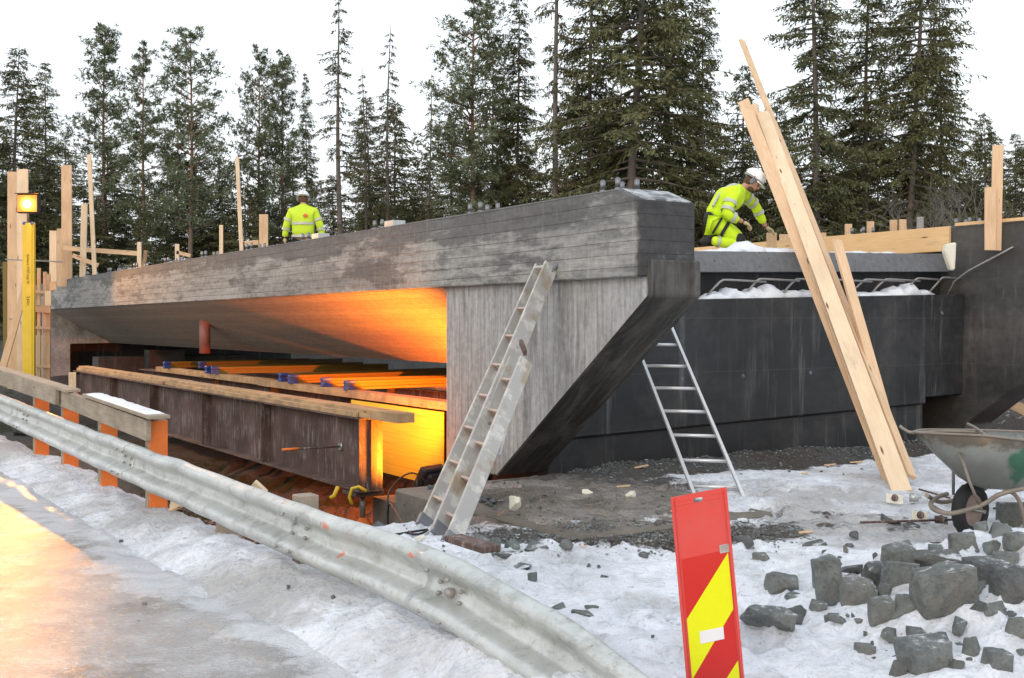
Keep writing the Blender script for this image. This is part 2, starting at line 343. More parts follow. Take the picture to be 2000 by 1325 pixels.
# terrain: masks R snow, G dark gravel / mud, B brown ice, A moss
n = NM('terrain', .8, spec=.4); at = n.attr('mask'); sp = n.t.nodes.new('ShaderNodeSeparateColor'); n.lk(at.outputs['Color'], sp.inputs[0])
vo = n.voro(30, out='Color'); vd = n.voro(30)
grav = n.mix(n.noise(1.7, 5, .6), (.030, .028, .027), (.085, .080, .075))
grav = n.mix(n.ramp(vo, (.0, .0), (1.0, .75)), grav, (.125, .125, .12))
grav = n.mix(n.ramp(n.noise(.8, 4), (.45, 0.0), (.6, .5)), grav, (.06, .035, .022))
ice = n.mix(n.ramp(n.noise(1.6, 6, .6), (.3, 0.0), (.7, 1.0)), (.10, .082, .062), (.34, .315, .29))
ice = n.mix(n.ramp(n.noise(14, 5, .7), (.58, 0.0), (.66, .7)), ice, (.05, .046, .04))
snow = n.mix(n.ramp(n.noise(1.3, 8, .68), (.30, 0.0), (.58, 1.0)), (.52, .53, .555), (.83, .86, .91))
snow = n.mix(n.ramp(n.noise(7, 6, .7), (.50, 0.0), (.66, .6)), snow, (.46, .46, .475))
snow = n.mix(n.ramp(n.noise(24, 4, .75), (.61, 0.0), (.68, .6)), snow, (.16, .15, .14))
snow = n.mix(n.math('MULTIPLY', n.ramp(n.noise(1.9, 5, .6, n.map((1, 1, 1), (9, 2, 0))), (.56, 0.0), (.70, 1.0)), .5), snow, (.40, .37, .33))
snow = n.mix(n.ramp(n.math('ADD', sp.outputs[1], n.math('MULTIPLY', n.math('SUBTRACT', n.noise(6, 7, .75), .5), 1.2)), (.42, 0.0), (.78, .75)), snow, n.mix(n.noise(11, 5, .7), (.27, .26, .245), (.52, .51, .50)))
moss = n.mix(n.noise(5, 7, .75), (.008, .008, .005), (.055, .058, .010))
nn = n.math('MULTIPLY', n.math('SUBTRACT', n.noise(4.5, 6, .7), .5), 1.3)
def edge(o): return n.ramp(n.math('ADD', o, nn), (.42, 0.0), (.58, 1.0))
c = n.mix(edge(sp.outputs[2]), grav, ice); c = n.mix(edge(sp.outputs[0]), c, snow); c = n.mix(edge(at.outputs['Alpha']), c, moss)
n.base(c); n.rough(n.mix(edge(sp.outputs[2]), .85, .30)); n.bump(n.math('ADD', n.math('MULTIPLY', vd, .4), n.math('ADD', n.noise(12, 6, .7), n.noise(4, 5, .6))), .9, .035); M['terrain'] = n.m
# icy road
n = NM('road_ice', .25, spec=.6)
a_ = n.noise(1.1, 6, .62, n.map((1.0, .5, 1))); 
c = n.mix(n.ramp(a_, (.30, 0.0), (.68, 1.0)), (.25, .235, .22), (.50, .485, .475))
c = n.mix(n.math('MULTIPLY', n.ramp(n.noise(.85, 6, .6, n.map((1.5, 1.1, 1), (3, 3, 0))), (.535, 0.0), (.575, 1.0)), .65), c, (.17, .15, .125))
c = n.mix(n.ramp(n.noise(3.2, 7, .7), (.47, 0.0), (.60, .75)), c, (.64, .64, .65))
c = n.mix(n.math('MULTIPLY', n.ramp(n.noise(45, 3, .7), (.60, 0.0), (.68, 1.0)), .6), c, (.08, .07, .06))
c = n.mix(edge(n.attr('mask').outputs['Fac']), c, (.78, .79, .82)) if False else c
sn = n.math('ADD', n.attr('mask').outputs['Fac'], n.math('MULTIPLY', n.math('SUBTRACT', n.noise(3.5, 6, .7), .5), 1.2))
sn = n.ramp(sn, (.42, 0.0), (.60, 1.0))
c = n.mix(sn, c, n.mix(n.noise(5, 5, .6), (.60, .61, .63), (.84, .86, .90)))
n.base(c); n.rough(n.mix(sn, n.ramp(n.noise(20, 4, .6), (.35, .07), (.7, .30)), .75))
n.bump(n.math('ADD', n.noise(7, 6, .7, n.map((1, .55, 1))), n.math('MULTIPLY', n.noise(40, 4, .7), 1.3)), 1.0, .026); n.b.inputs['Coat Weight'].default_value = .8; n.b.inputs['Coat Roughness'].default_value = .20; cbp = n.t.nodes.new('ShaderNodeBump'); cbp.inputs['Strength'].default_value = .42; cbp.inputs['Distance'].default_value = .012; n.lk(n.math('ADD', n.noise(14, 5, .7, n.map((1, .6, 1))), n.math('MULTIPLY', n.noise(55, 3, .6), .7)), cbp.inputs['Height']); n.t.links.new(cbp.outputs[0], n.b.inputs['Coat Normal']); M['road_ice'] = n.m
def emit(name, c, s):
    m = bpy.data.materials.new(name); m.use_nodes = True; b = m.node_tree.nodes['Principled BSDF']
    b.inputs['Base Color'].default_value = (.8, .8, .8, 1); b.inputs['Emission Color'].default_value = c + (1,); b.inputs['Emission Strength'].default_value = s; M[name] = m
emit('lamp_glass', (1, .46, .09), 13); emit('lamp_glass_soft', (1, .36, .04), 20)
n = NM('flood_glass', .3); sx_, sy_, sz_ = n.sep()
rr_ = n.math('SQRT', n.math('ADD', n.math('POWER', sx_, 2.0), n.math('POWER', n.math('SUBTRACT', sz_, .19), 2.0)))
hot = n.ramp(rr_, (.05, (12, 7.5, 1.8)), (.11, (3.5, 1.45, .18)), (.17, (1.8, .60, .055)), (.27, (1.2, .34, .03)))
n.lk(hot, n.b.inputs['Emission Color']); n.b.inputs['Emission Strength'].default_value = 1.0; n.base((.02, .01, .005)); M['flood_glass'] = n.m
# guard rail steel with sprayed marks (attribute)
n = NM('rail_steel', .42, .55); at = n.attr('paint'); sp = n.t.nodes.new('ShaderNodeSeparateColor'); n.lk(at.outputs['Color'], sp.inputs[0])
c = n.mix(n.ramp(n.noise(2.2, 6, .6), (.3, 0.0), (.7, 1.0)), (.46, .48, .46), (.66, .67, .64))
c = n.mix(n.math('MULTIPLY', n.ramp(n.noise(7, 6, .75), (.58, 0.0), (.68, 1.0)), .5), c, (.33, .30, .24))
c = n.mix(n.ramp(n.voro(22, out='Color'), (.0, 0.0), (1.0, .22)), c, (.80, .82, .82)); c = n.mix(n.ramp(n.noise(3.0, 8, .78, n.map((1, 1, 2.2), (3, 1, 8))), (.50, 0.0), (.66, .6)), c, (.24, .23, .205))
c = n.mix(n.math('MULTIPLY', n.ramp(n.noise(22, 5, .75), (.60, 0.0), (.70, 1.0)), .6), c, (.13, .12, .11)); n.rough(n.ramp(n.noise(5, 6, .7), (.35, .30), (.65, .62)))
e2 = n.math('MULTIPLY', n.math('SUBTRACT', n.noise(28, 4, .7), .5), 1.4)
c = n.mix(n.math('MULTIPLY', n.ramp(n.math('ADD', sp.outputs[0], e2), (.5, 0.0), (.75, 1.0)), .75), c, (.85, .20, .08))
c = n.mix(n.math('MULTIPLY', n.ramp(n.math('ADD', sp.outputs[2], e2), (.5, 0.0), (.75, 1.0)), .5), c, (.10, .35, .50))
n.base(c); n.bump(n.noise(14, 4), .12, .01); M['rail_steel'] = n.m

# ------------------------------------------------------------------ mesh builder
MAT = {}
def ensure(o): return MAT.get(o.name, Matrix.Identity(4))
def tag(o, label=None, cat=None, group=None, kind=None):
    if label: o['label'] = label
    if cat: o['category'] = cat
    if group: o['group'] = group
    if kind: o['kind'] = kind
    return o
def thing(name, loc, label, cat, group=None, rz=0.0):
    o = bpy.data.objects.new(name, None); col.objects.link(o); o.location = loc; o.rotation_euler = (0, 0, rz); o.empty_display_size = .1
    MAT[o.name] = Matrix.Translation(Vector(loc)) @ Matrix.Rotation(rz, 4, 'Z')
    return tag(o, label, cat, group)
class MB:
    def __init__(s): s.v = []; s.f = []; s.sm = []
    def add(s, vs, fs, smooth=False):
        b = len(s.v); s.v += [Vector(p) for p in vs]; s.f += [tuple(b + i for i in f) for f in fs]; s.sm += [smooth] * len(fs); return s
    def hexa(s, c8): # bottom 4 then top 4, same winding
        return s.add(c8, [(3, 2, 1, 0), (4, 5, 6, 7), (0, 1, 5, 4), (1, 2, 6, 5), (2, 3, 7, 6), (3, 0, 4, 7)])
    def box(s, a, b, fr=None):
        (x0, y0, z0), (x1, y1, z1) = a, b
        c = [(x0, y0, z0), (x1, y0, z0), (x1, y1, z0), (x0, y1, z0), (x0, y0, z1), (x1, y0, z1), (x1, y1, z1), (x0, y1, z1)]
        if fr: c = [fr(*p) for p in c]
        return s.hexa(c)
    def prism(s, poly, d, fr=None):
        n = len(poly); a = [Vector(p) for p in poly]; b = [p + Vector(d) for p in a]
        vs = a + b
        if fr: vs = [fr(*p) for p in vs]
        return s.add(vs, [tuple(reversed(range(n))), tuple(range(n, 2 * n))] + [(i, (i + 1) % n, n + (i + 1) % n, n + i) for i in range(n)])
    def tube(s, pts, r, n=8, caps=True):
        pts = [Vector(p) for p in pts]; rs = r if isinstance(r, (list, tuple)) else [r] * len(pts)
        vs = []; prev = None
        for i, p in enumerate(pts):
            d = (pts[min(i + 1, len(pts) - 1)] - pts[max(i - 1, 0)]).normalized()
            if prev is None:
                a = d.orthogonal().normalized()
            else:
                a = (prev - d * prev.dot(d)); a = a.normalized() if a.length > 1e-6 else d.orthogonal().normalized()
            prev = a; b = d.cross(a)
            vs += [p + (a * math.cos(2 * math.pi * k / n) + b * math.sin(2 * math.pi * k / n)) * rs[i] for k in range(n)]
        fs = [(i * n + k, i * n + (k + 1) % n, (i + 1) * n + (k + 1) % n, (i + 1) * n + k) for i in range(len(pts) - 1) for k in range(n)]
        s.add(vs, fs, True)
        if caps:
            s.add(vs[:n], [tuple(reversed(range(n)))]); s.add(vs[-n:], [tuple(range(n))])
        return s
    def beam(s, a, b, wd, th, up=(0, 0, 1)):
        """box from a to b, wd across, th along up"""
        a = Vector(a); b = Vector(b); x = (b - a).normalized(); up = Vector(up); y = up.cross(x)
        if y.length < 1e-4: y = Vector((1, 0, 0)).cross(x)
        y.normalize(); z = x.cross(y)
        c = []
        for (p) in (-1, 1):
            for e, q in ((a, -1), (b, -1), (b, 1), (a, 1)): c.append(e + y * q * wd / 2 + z * p * th / 2)
        return s.hexa(c)
    def ball(s, c, r, seg=16, rings=10, M4=None, half=False):
        c = Vector(c); vs = []; r = Vector(r) if not isinstance(r, (int, float)) else Vector((r, r, r))
        top = math.pi * (.5 if half else 1)
        for i in range(rings + 1):
            th = top * i / rings
            for k in range(seg):
                ph = 2 * math.pi * k / seg; p = Vector((math.sin(th) * math.cos(ph) * r.x, math.sin(th) * math.sin(ph) * r.y, math.cos(th) * r.z))
                vs.append(c + (M4 @ p if M4 else p))
        return s.add(vs, [(i * seg + k, (i + 1) * seg + k, (i + 1) * seg + (k + 1) % seg, i * seg + (k + 1) % seg) for i in range(rings) for k in range(seg)], True)
    def build(s, name, mat, parent=None, frame=None, bevel=0.0, smooth=None):
        if parent is not None: m = ensure(parent)
        elif frame is not None: m = frame
        else:
            xs = [p.x for p in s.v]; ys = [p.y for p in s.v]; zs = [p.z for p in s.v]
            m = Matrix.Translation(((min(xs) + max(xs)) / 2, (min(ys) + max(ys)) / 2, min(zs)))
        inv = m.inverted()
        me = bpy.data.meshes.new(name); me.from_pydata([inv @ p for p in s.v], [], s.f); me.update()
        sm = s.sm if smooth is None else [smooth] * len(s.f)
        me.polygons.foreach_set('use_smooth', sm)
        bm = bmesh.new(); bm.from_mesh(me)
        bmesh.ops.remove_doubles(bm, verts=bm.verts, dist=1e-5)
        bmesh.ops.recalc_face_normals(bm, faces=bm.faces)
        if bevel:
            es = [e for e in bm.edges if e.is_manifold and e.calc_face_angle(0) > .5]
            bmesh.ops.bevel(bm, geom=es, offset=bevel, segments=1, affect='EDGES', clamp_overlap=True)
        bm.to_mesh(me); bm.free()
        me.materials.append(M[mat] if isinstance(mat, str) else mat)
        o = bpy.data.objects.new(name, me); col.objects.link(o)
        if parent is not None: o.parent = parent; MAT[o.name] = m
        else: o.matrix_world = m; MAT[o.name] = m.copy()
        return o
def child_at(o, m): MAT[o.name] = m
def plank(name, a, b, wd, th, mat='new_wood', face=(0, -1, 0), parent=None, label=None, cat='plank', group=None, bevel=.004):
    """board whose wide face looks along `face`; its own frame has x along the length so the grain runs right"""
    a = Vector(a); b = Vector(b); x = (b - a).normalized(); f = Vector(face); f = (f - x * f.dot(x)).normalized(); y = f.cross(x).normalized()
    m = Matrix((x, y, f)).transposed().to_4x4(); m.translation = a
    Lh = (b - a).length
    bm = MB().hexa([m @ Vector(p) for p in ((0, -wd/2, -th/2), (Lh, -wd/2, -th/2), (Lh, wd/2, -th/2), (0, wd/2, -th/2), (0, -wd/2, th/2), (Lh, -wd/2, th/2), (Lh, wd/2, th/2), (0, wd/2, th/2))])
    if parent is None:
        o = bm.build(name, mat, frame=m, bevel=bevel); tag(o, label, cat, group)
    else:
        o = bm.build(name, mat, frame=m, bevel=bevel); pm = ensure(parent); o.parent = parent; o.matrix_parent_inverse = Matrix.Identity(4)
        o.matrix_basis = pm.inverted() @ m
    return o
def textmesh(s, size, m, mat, parent, name='lettering', ext=.001):
    cu = bpy.data.curves.new('t', 'FONT'); cu.body = s; cu.size = size; cu.extrude = ext; cu.align_x = 'CENTER'; cu.align_y = 'CENTER'
    o = bpy.data.objects.new('t', cu); col.objects.link(o); me = bpy.data.meshes.new_from_object(o); bpy.data.objects.remove(o)
    me.name = name; me.materials.clear(); me.materials.append(M[mat])
    r = bpy.data.objects.new(name, me); col.objects.link(r); r.parent = parent; r.matrix_basis = ensure(parent).inverted() @ m; return r

# ================================================================== GROUND
def axis(fine0, fine1, step, lo, hi, g=1.12):
    a = list(np.arange(fine0, fine1, step)); s = step; x = fine1
    while x < hi: a.append(x); s *= g; x += s
    a.append(hi); s = step; x = fine0 - s; b = []
    while x > lo: b.append(x); s *= g; x -= s
    b.append(lo); return np.array(b[::-1] + a)
xs = axis(-5, 5.2, .035, -260, 260); ys = axis(3.6, 13, .035, -12, 420)
Xg, Yg = np.meshgrid(xs, ys); Zg = height(Xg, Yg)
nx, ny = len(xs), len(ys)
fr = np.random.default_rng(3)
_w, _t, _s, _q, _p = zones(Xg, Yg); okm = (1 - _p) * (_q < -.25)
for _ in range(420):
    fx, fy = fr.uniform(-.8, 4.8), fr.uniform(4.2, 10.6); a = fr.uniform(0, math.pi); ca, sa = math.cos(a), math.sin(a)
    i0, i1 = np.searchsorted(xs, [fx - .3, fx + .3]); j0, j1 = np.searchsorted(ys, [fy - .3, fy + .3])
    X_ = Xg[j0:j1, i0:i1] - fx; Y_ = Yg[j0:j1, i0:i1] - fy; u = (X_ * ca + Y_ * sa) / .135; v = (-X_ * sa + Y_ * ca) / .052; r2 = u * u + v * v
    Zg[j0:j1, i0:i1] += okm[j0:j1, i0:i1] * fr.uniform(.4, 1) * (-.055 * np.exp(-r2 ** 2) + .02 * np.exp(-((np.sqrt(r2) - 1.35) / .3) ** 2))
idx = np.arange(nx * ny).reshape(ny, nx)
quads = np.stack([idx[:-1, :-1], idx[:-1, 1:], idx[1:, 1:], idx[1:, :-1]], -1).reshape(-1, 4)
def gridmesh(name, V, Q, mat, color, cname='mask'):
    me = bpy.data.meshes.new(name); me.vertices.add(len(V)); me.vertices.foreach_set('co', V.astype(np.float32).ravel())
    me.loops.add(Q.size); me.loops.foreach_set('vertex_index', Q.astype(np.int32).ravel())
    me.polygons.add(len(Q)); me.polygons.foreach_set('loop_start', np.arange(0, Q.size, Q.shape[1], dtype=np.int32)); me.polygons.foreach_set('use_smooth', np.ones(len(Q), bool))
    me.update(calc_edges=True); a = me.color_attributes.new(cname, 'FLOAT_COLOR', 'POINT'); a.data.foreach_set('color', color.astype(np.float32).ravel())
    me.materials.append(M[mat]); o = bpy.data.objects.new(name, me); col.objects.link(o); return o
w, t, s, q, pit = zones(Xg, Yg)
snow = np.ones_like(Xg)
wall_mud = sstep(.9, 1.5, t - .25 * fbm(w * 1.2, t * 1.2, 3)) * sstep(-.3, .3, w)
icez = np.exp(-(((Xg - .45) / 1.35) ** 2 + ((Yg - 9.6) / 1.25) ** 2) ** 1.5)
icez = np.maximum(icez, .48 * np.exp(-(((Xg - 2.6) / 1.5) ** 2 + ((Yg - 8.9) / .7) ** 2) ** 1.2))
gravline = np.exp(-((Yg - (8.1 + .12 * Xg)) / .28) ** 2) * sstep(-.6, 0, Xg) * (1 - sstep(1.6, 2.6, Xg))
snow = snow - wall_mud - .95 * icez - .85 * gravline - pit * 1.2 - .5 * np.exp(-((Xg - .3) ** 2 + (Yg - 10.5) ** 2) / 1.2)
snow = snow - .8 * sstep(3.2, 1.2, Yg - 0 * Xg) * 0
dirtp = np.clip(fbm(Xg * 1.4 + 5, Yg * 1.4, 4) - .05, 0, 1) * sstep(1.6, 2.6, Xg) * (1 - sstep(7.5, 8.5, Yg))
snow = snow - dirtp * 4.2
snow = np.where((w > 8.6) & (Yg > 14), .75, snow)
forest = sstep(26, 34, Yg); snow = snow - .35 * forest
snow = snow - .45 * (sstep(-.05, -.45, q) * sstep(-1, -3, s)) 
iceb = icez + .1
moss = np.where(pit > .2, 1, 0) * sstep(3, 5, t) * np.clip(.55 + 1.6 * fbm(Xg * 1.1, Yg * 1.1, 3), 0, 1) * .8
grime = np.clip(.35 + 2.2 * fbm(Xg * .8 + 2, Yg * .8, 4), 0, 1) * (sstep(-.3, 0, q) * .9 + .75 * sstep(7.0, 8.2, Yg) * sstep(.5, 1.5, Xg) * (1 - sstep(11, 13, Yg)) + .30)
colr = np.stack([np.clip(snow, 0, 1), np.clip(grime, 0, 1), np.clip(iceb, 0, 1), np.clip(moss, 0, 1)], -1)
g = gridmesh('ground', np.stack([Xg, Yg, Zg], -1).reshape(-1, 3), quads, 'terrain', colr.reshape(-1, 4)); tag(g, kind='structure')
# road: a sheet beside the rail, its outer edge feathered with snow
ss = axis(-6, 3.2, .045, -90, 16, 1.1); qs = axis(.30, 4.0, .045, .29, 9, 1.12)
Sg, Qg = np.meshgrid(ss, qs); Xr = G0.x + GD.x * Sg + GN.x * Qg; Yr = G0.y + GD.y * Sg + GN.y * Qg
Zr = height(Xr, Yr) + .012 - .10 * (1 - sstep(.30, .50, Qg))
msk = 1 - sstep(.10, 1.45, Qg + 1.0 * fbm(Sg * 1.3, Qg * 1.3, 4) + .12 * sstep(-1, 2, Sg))
idx = np.arange(Sg.size).reshape(Sg.shape); quads = np.stack([idx[:-1, :-1], idx[:-1, 1:], idx[1:, 1:], idx[1:, :-1]], -1).reshape(-1, 4)
g = gridmesh('road', np.stack([Xr, Yr, Zr], -1).reshape(-1, 3), quads[:, ::-1], 'road_ice', np.stack([msk] * 3 + [np.ones_like(msk)], -1).reshape(-1, 4)); tag(g, kind='structure')

# ================================================================== BRIDGE
br = thing('bridge', tuple(B0), 'grey concrete bridge under construction with slanted underside, wing walls and anchor bolts', 'bridge', rz=ANG)
Wf = lambda w, t, z: W(w, t, z)
CF = .0234
def P(): return MB()
T1 = 26.4
# near edge beam : subdivided along its length
m = P()
m.prism([(0, .32, 1.127), (0, T1, 1.127), (0, T1, .354), (0, 0, .354), (0, 0, 1.0)], (.616, 0, 0), Wf)
o = m.build('edge_beam', 'concrete_beam', br, bevel=.012)
# thin snow on the sloping end of the beam
m = P(); m.prism([(.05, .02, 1.008), (.05, .30, 1.121), (.05, .32, 1.135), (.05, .02, 1.02)], (.53, 0, 0), Wf); m.build('frost_cover', 'frost', br)
# wing wall with outer abutment face
wing = [(0, -.02, .50), (0, 3.5, .50), (0, 3.5, -1.61), (0, 2.42, -1.61), (0, -.02, .19)]
P().prism([(.08, t, z) for _, t, z in wing], (.59, 0, 0), Wf).build('wing_wall', 'concrete_wing', br, bevel=.015)
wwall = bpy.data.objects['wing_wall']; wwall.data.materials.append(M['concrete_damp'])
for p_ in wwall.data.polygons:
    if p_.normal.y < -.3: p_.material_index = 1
# abutment core and back wall
def cf(w, z): return z + CF * (w - 2.7)
def slabprism(poly, w0, w1):
    m = P(); a = [W(w0, t, cf(w0, z)) for t, z in poly]; b = [W(w1, t, cf(w1, z)) for t, z in poly]; n = len(poly)
    return m.add(a + b, [tuple(reversed(range(n))), tuple(range(n, 2 * n))] + [(i, (i + 1) % n, n + (i + 1) % n, n + i) for i in range(n)])
slabprism([(2.30, .229), (2.72, .229), (3.48, .229), (3.48, -2.7), (2.35, -2.7), (2.35, -1.235), (2.30, -1.22)], .67, 6.75).build('abutment', 'concrete_wet', br, bevel=.01)
slabprism([(2.31, .226), (3.47, .226), (3.47, -1.15), (2.36, -1.15)], 6.755, 7.6).build('abutment', 'concrete_wet', br, bevel=.01)
P().box((6.755, 3.1, -2.7), (7.6, 3.46, -1.155), Wf).build('abutment', 'concrete_wet', br)
slabprism([(2.72, .232), (2.72, .54), (3.4, .54), (3.4, .232)], .67, 7.6).build('back_wall', 'concrete_wet', br)
slabprism([(2.50, .545), (2.62, .80), (3.49, .80), (3.49, .545)], .67, 7.52).build('deck_nose', 'concrete_nose', br, bevel=.008)
# deck with slanted side
prof = [(.05, .350), (1.73, -.60), (6.3, -.52), (7.9, .45), (7.9, .70), (7.6, .915), (.62, .75), (.3, .72)]
m = P(); m.prism([(a, 3.5, b) for a, b in prof], (0, T1 - 3.5, 0), Wf); m.build('deck', 'concrete_soffit', br)
# far edge beam and far wing wall
m = P(); m.prism([(7.61, .32, 1.285), (7.61, T1, 1.285), (7.61, T1, .50), (7.61, 0, .50), (7.61, 0, 1.16)], (.6, 0, 0), Wf); m.build('edge_beam', 'concrete_side', br, bevel=.012)
P().prism([(7.605, t, z) for _, t, z in [(0, -.02, .62), (0, 3.5, .62), (0, 3.5, -2.75), (0, 2.30, -2.75), (0, 2.30, -1.45), (0, -.02, .25)]], (.58, 0, 0), Wf).build('wing_wall', 'concrete_side', br, bevel=.015)
# far abutment
m = P(); m.prism([(.08, T1 + .02, .35), (.08, T1 + .02, -2.75), (.62, T1 + .02, -2.75), (.62, T1 + .02, -.62), (7.6, T1 + .02, -.55), (7.6, T1 + .02, .4)], (0, 1.3, 0), Wf); m.build('abutment', 'concrete_wing', br, bevel=.01)
m = P(); m.box((.64, T1 + .9, -2.75), (7.6, T1 + 1.25, -.56), Wf); m.build('back_wall', 'concrete_wet', br)
m = P(); m.box((.0, T1, .352), (.616, T1 + 3.2, 1.10), Wf); m.build('edge_beam', 'concrete_beam', br)
# kerb blocks on the far pier
m = P(); m.box((.9, 24.2, -2.75), (5.0, 24.9, -.95), Wf); m.build('pier_wall', 'concrete_side', br, bevel=.01)
m = P(); m.box((2.1, 23.7, -2.75), (3.1, 24.15, -.76), Wf); m.build('pier_wall', 'concrete_side', br, bevel=.01)
# foundation slab under the near abutment
m = P(); m.box((-1.33, -.9, -2.6), (.66, 1.95, -1.57), Wf); m.build('footing', 'concrete_slab', br, bevel=.02)
# drain pipe in the soffit
a = W(.70, 14.2, .1); P().tube([a, a + Vector((0, 0, -.72))], .105, 20).build('drain_pipe', 'pink_pvc', br)
# tie-hole plugs on the wet wall
for x_, y_ in ((1332, 740), (1451, 735), (1583, 728), (1692, 712), (1840, 612)):
    lo, hi = .7, 7.5
    for _ in range(30):
        mid = (lo + hi) / 2; p = W(mid, 2.3, 0); lo, hi = (mid, hi) if (CX + F * p.x / p.y) < x_ else (lo, mid)
    p = W(lo, 2.3, 0); z = (HY - y_) / F * p.y; p.z = z
    P().tube([p + BU * .01, p - BU * .006], .024, 12).build('tie_plug', 'concrete_nose', br)
# anchor bolts: groups of four
def bolts(w0, t0, ztop, plate=False):
    for dw in (-.11, .11):
        for dt in (-.11, .11):
            p = W(w0 + dw, t0 + dt, ztop)
            b = P(); b.tube([p, p + Vector((0, 0, .135))], .016, 10)
            o = b.build('anchor_bolt', 'steel_bolt', br)
            c = P(); c.tube([p + Vector((0, 0, .002)), p + Vector((0, 0, .012))], .036, 12); c.tube([p + Vector((0, 0, .013)), p + Vector((0, 0, .043))], .028, 6); c.tube([p + Vector((0, 0, .05)), p + Vector((0, 0, .128))], .0235, 12)
            c.build('nut', 'steel_bolt', o)
    if plate:
        c = W(w0 + .12, t0 - .04, ztop); P().box((w0 + .02, t0 - .14, ztop + .002), (w0 + .2, t0 + .10, ztop + .13), Wf).build('base_plate', 'galvanised', br, bevel=.004)
for k in range(11):
    bolts(.30, .66 + 2.39 * k, 1.127, k in (2, 3))
for tt in (.9, 1.45, 2.5, 4.35): bolts(7.92, tt, 1.285)
# starter bars along the ledge
def bar(pts, r=.013, name='rebar'): return P().tube(pts, r, 8).build(name, 'rebar_steel', br)
x_list = [1380, 1452, 1525, 1590, 1660, 1700, 1762, 1812]
def wx(x, t):
    lo, hi = -3, 9
    for _ in range(40):
        mid = (lo + hi) / 2; p = W(mid, t, 0); lo, hi = (mid, hi) if (CX + F * p.x / p.y) < x else (lo, mid)
    return lo
for i, x in enumerate(x_list):
    w0 = wx(x + 8, 2.48); zb = cf(w0, .26); dz = random.uniform(-.012, .012)
    ln = random.uniform(.75, 1.0) if i < 6 else .55
    bar([W(w0 - .08, 2.5, zb - .03), W(w0 + .0, 2.42, zb + .10), W(w0 + .06, 2.38, zb + .175 + dz), W(w0 + .10, 2.375, zb + .195 + dz), W(w0 + .2, 2.375, zb + .197 + dz), W(w0 + ln, 2.37, zb + .185 + dz)])
p = wx(1857, 2.4)
bar([W(7.45, 2.5, .30), W(7.48, 2.4, .52), W(7.52, 2.2, .66), W(7.55, 1.55, .95)])
# snow on the ledge and on the deck
def snowheap(name, path, wd, ht, seed, label, parent=None, frame=Wf):
    """ridge of lumpy snow along (w,t,z) path"""
    n = len(path); vs = []; K = 9; rr = random.Random(seed)
    for i, (w0, t0, z0) in enumerate(path):
        e = math.sin(math.pi * i / (n - 1)) ** .35 if 0 < i < n - 1 else 0.02
        hh = ht * e * (.45 + .9 * abs(mnoise.noise(Vector((w0 * 3.1, seed, 0)))) * 1.6) * rr.uniform(.8, 1.15)
        for k in range(K):
            a = math.pi * k / (K - 1); j = 1 + .25 * mnoise.noise(Vector((w0 * 6, k * .7, seed)))
            vs.append(frame(w0, t0 + math.cos(a) * wd * .5 * (.5 + .5 * e) * j, z0 + math.sin(a) ** .7 * hh * j))
    fs = [(i * K + k, i * K + k + 1, (i + 1) * K + k + 1, (i + 1) * K + k) for i in range(n - 1) for k in range(K - 1)]
    o = MB().add(vs, fs, True).build(name, 'snow', parent); 
    if parent is None: tag(o, label, 'snow')
    return o
def wpath(w0, w1, t, z, st=.035): return [(a, t, cf(a, z)) for a in np.arange(w0, w1, st)]
snowheap('snow_heap', wpath(wx(1366, 2.5), wx(1600, 2.5), 2.5, .229), .3, .15, 3, 'long heap of snow on the wall ledge left of the leaning planks')
snowheap('snow_heap', wpath(wx(1665, 2.5), wx(1818, 2.5), 2.5, .229), .3, .12, 8, 'short heap of snow on the wall ledge right of the leaning planks')
snowheap('snow_drift', wpath(wx(1362, 2.9), wx(1590, 2.9), 2.95, .79), .6, .11, 12, 'lumpy snow drift on the deck edge below the kneeling worker')
snowheap('snow_drift', wpath(wx(1610, 2.9), wx(1740, 2.9), 2.9, .79), .5, .045, 15, 'thin strip of snow on the deck edge below the formwork board')
# squeezed foam in the corner
m = P(); vs = []
rr = random.Random(4)
p0 = [(1843, 478), (1862, 474), (1860, 500), (1859, 528), (1852, 530), (1843, 508), (1836, 492)]
m.prism([PX(x + rr.uniform(-1.5, 1.5), y, 14.9) for x, y in p0], (.02, -.10, 0)); o = m.build('foam_sealant', 'foam_white', bevel=.02); tag(o, 'pale lump of foam sealant squeezed in the corner below the board end', 'foam')

# ================================================================== formwork on the far side
plank('formwork_board', W(7.56, 2.52, 1.12), W(7.56, 9.5, 1.12), .345, .05, 'orange_board', face=(-BV.x, -BV.y, 0), label='long wide formwork board along the far edge beam behind the kneeling worker', cat='formwork board')
plank('formwork_board', W(7.58, -1.2, 1.31), W(7.58, 2.45, 1.31), .045, .03, 'orange_board', face=(-BV.x, -BV.y, 0), label='narrow wooden strip along the top of the dark wall at right edge', cat='formwork board')
studs = [(1532, 458, 20, 'short stud above the formwork board just right of the kneeling worker hands'), (1606, 455, 15, 'short stud beside steel bolts right of the leaning planks'), (1657, 438, 14, 'short stud above the board straight above the short leaning plank'),
         (1700, 433, 14, 'single short stud midway along the formwork board'), (1745, 430, 14, 'left stud of the close pair above the board'), (1763, 429, 14, 'right stud of the close pair above the board')]
for x, y, wpx, lab in studs:
    lo, hi = -1, 12; wl = 8.25
    for _ in range(40):
        mid = (lo + hi) / 2; p = W(wl, mid, 0); lo, hi = (mid, hi) if (CX + F * p.x / p.y) > x else (lo, mid)
    p = W(wl, lo, 0); zt = (HY - y) / F * p.y
    plank('formwork_stud', (p.x, p.y, .75), (p.x, p.y, zt), wpx * p.y / F * .95, .05, 'new_wood', face=(0, -1, 0), label=lab, cat='stud', group='studs above the formwork board')
p = PX(1507, 455, 16.1)
